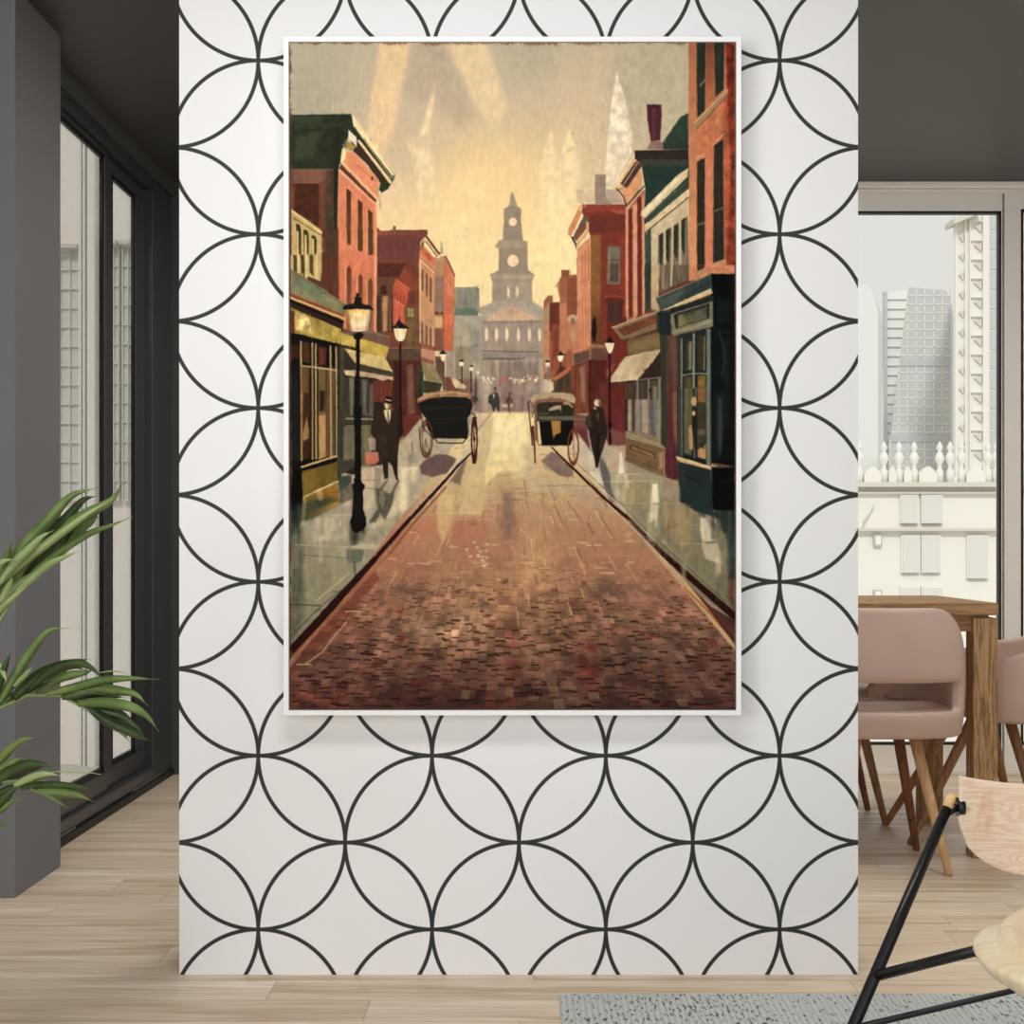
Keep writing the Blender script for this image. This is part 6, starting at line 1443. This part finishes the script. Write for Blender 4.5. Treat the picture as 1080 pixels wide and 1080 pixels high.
# --- torn painted border and overall brush grain
def border():
    n1 = vnoise((PH, PW), 1.3, 21); n2 = vnoise((PH, PW), 9, 22)
    def edge(d, wid, strength, sel):
        m_ = np.clip((wid * (.15 + n2 * .9) - d) / (wid * .6) + (n1 - .5) * 1.2, 0, 1) * strength * sel
        return m_
    top = edge(YY - CY0, 4.6, .85, (XX < 725)); left = edge(XX - CX0, 4.6, .85, np.ones_like(XX)); right = edge(CX1 - XX, 2.6, .6, np.ones_like(XX))
    bot = edge(CY1 - YY, 2.5, .5, np.ones_like(XX))
    return np.maximum(np.maximum(top * .75, left), np.maximum(right, bot))
bm_ = border()[..., None]
IMG[:] = IMG * (1 - bm_) + hexc('6a3a2c') * bm_
# soft domain warp so that shapes get a hand-painted edge
wx_ = (vnoise((PH, PW), 5, 31) - .5) * 1.5 + (vnoise((PH, PW), 2, 33) - .5) * .8; wy_ = (vnoise((PH, PW), 5, 32) - .5) * 1.5 + (vnoise((PH, PW), 2, 34) - .5) * .8
sx = np.clip(xx + wx_ * G * .3, 0, PW - 1.001); sy = np.clip(yy + wy_ * G * .3, 0, PH - 1.001)
ix, iy = sx.astype(int), sy.astype(int); tx, ty = (sx - ix)[..., None], (sy - iy)[..., None]
IMG = (IMG[iy, ix] * (1 - tx) + IMG[iy, ix + 1] * tx) * (1 - ty) + (IMG[iy + 1, ix] * (1 - tx) + IMG[iy + 1, ix + 1] * tx) * ty
sky = np.clip((330 - YY) / 60, 0, 1) * .5 + .5
IMG *= (1 + (vnoise((PH, PW), .9, 41) - .5) * .05 + (vnoise((PH, PW), 3, 42, 1, 2.5) - .5) * .05)[..., None]
lum = IMG @ np.array([.3, .59, .11], np.float32); IMG = lum[..., None] + (IMG - lum[..., None]) * .80
IMG = np.clip(IMG * (1 + .02 * np.clip((330 - YY) / 40, 0, 1))[..., None] * np.array([1.0, .965, .91], np.float32), 0, 1)

# ------------------------------------------------------------ framed picture on the partition
fY = 3.094; ks = fY / F
def fx_(px): return (px - VX) * ks
def fz_(py): return H - (py - VY) * ks
pic = empty('framed_painting', (fx_(540.5), PY, fz_(396.5)))
tag(pic, 'large framed painting of a cobbled old street with carriages and a clock tower', 'painting')
M['wht'] = plain('white_frame_lacquer', (250, 250, 250), .4, 0, .4, .005)
M['lip'] = plain('dark_grey_rebate', (96, 98, 100), .6)
def ring(mb, ox0, ox1, oz0, oz1, ix0, ix1, iz0, iz1, y0, y1):
    o = [(ox0, oz0), (ox1, oz0), (ox1, oz1), (ox0, oz1)]; n = [(ix0, iz0), (ix1, iz0), (ix1, iz1), (ix0, iz1)]
    V = [[mb.bm.verts.new((x, y, z)) for x, z in q_] for y in (y0, y1) for q_ in (o, n)]
    fo, fi, bo, bi = V
    for i in range(4):
        j = (i + 1) % 4
        mb.bm.faces.new((fo[i], fo[j], fi[j], fi[i])); mb.bm.faces.new((bo[i], bi[i], bi[j], bo[j]))
        mb.bm.faces.new((fo[i], bo[i], bo[j], fo[j])); mb.bm.faces.new((fi[i], fi[j], bi[j], bi[i]))
mb = MB(); ring(mb, fx_(299), fx_(782), fz_(754.6), fz_(38.4), fx_(304.4), fx_(776.6), fz_(749.2), fz_(43.9), fY, PY - .004)
part(mb, 'frame', M['wht'], pic, bevel=.0008)
mb = MB(); mb.box(fx_(304.4), fx_(776.6), fY + .0015, PY - .006, fz_(749.2), fz_(43.9)); part(mb, 'backing', M['lip'], pic)
nx, nz = PW, PH
cx0, cx1, cz0, cz1 = fx_(CX0 + .4), fx_(CX1 - .6), fz_(CY0 + .4), fz_(CY1 - .5)
X_, Z_ = np.meshgrid(np.linspace(cx0, cx1, nx), np.linspace(cz0, cz1, nz))
co = np.stack([X_ - pic.location.x, np.full_like(X_, fY + .0006 - PY), Z_ - pic.location.z], -1).reshape(-1, 3).astype(np.float32)
idx = np.arange(nx * nz).reshape(nz, nx)
qd = np.stack([idx[:-1, :-1], idx[1:, :-1], idx[1:, 1:], idx[:-1, 1:]], -1).reshape(-1).astype(np.int32)
me = bpy.data.meshes.new('canvas'); me.vertices.add(nx * nz); me.vertices.foreach_set('co', co.ravel())
nf = len(qd) // 4; me.loops.add(nf * 4); me.loops.foreach_set('vertex_index', qd)
me.polygons.add(nf); me.polygons.foreach_set('loop_start', np.arange(nf, dtype=np.int32) * 4)
try: me.polygons.foreach_set('loop_total', np.full(nf, 4, np.int32))
except Exception: pass
me.update(calc_edges=True)
lin = np.where(IMG <= .04045, IMG / 12.92, ((IMG + .055) / 1.055) ** 2.4)
ca = me.color_attributes.new('paint', 'FLOAT_COLOR', 'POINT')
ca.data.foreach_set('color', np.concatenate([lin.reshape(-1, 3), np.ones((nx * nz, 1))], 1).astype(np.float32).ravel())
t = NT('painted_canvas'); at = t.n('Attribute', attribute_name='paint')
M['canvas'] = t.bsdf(at.outputs['Color'], .75, 0, .08)
me.materials.append(M['canvas'])
cv = bpy.data.objects.new('canvas', me); COL.objects.link(cv); cv.parent = pic
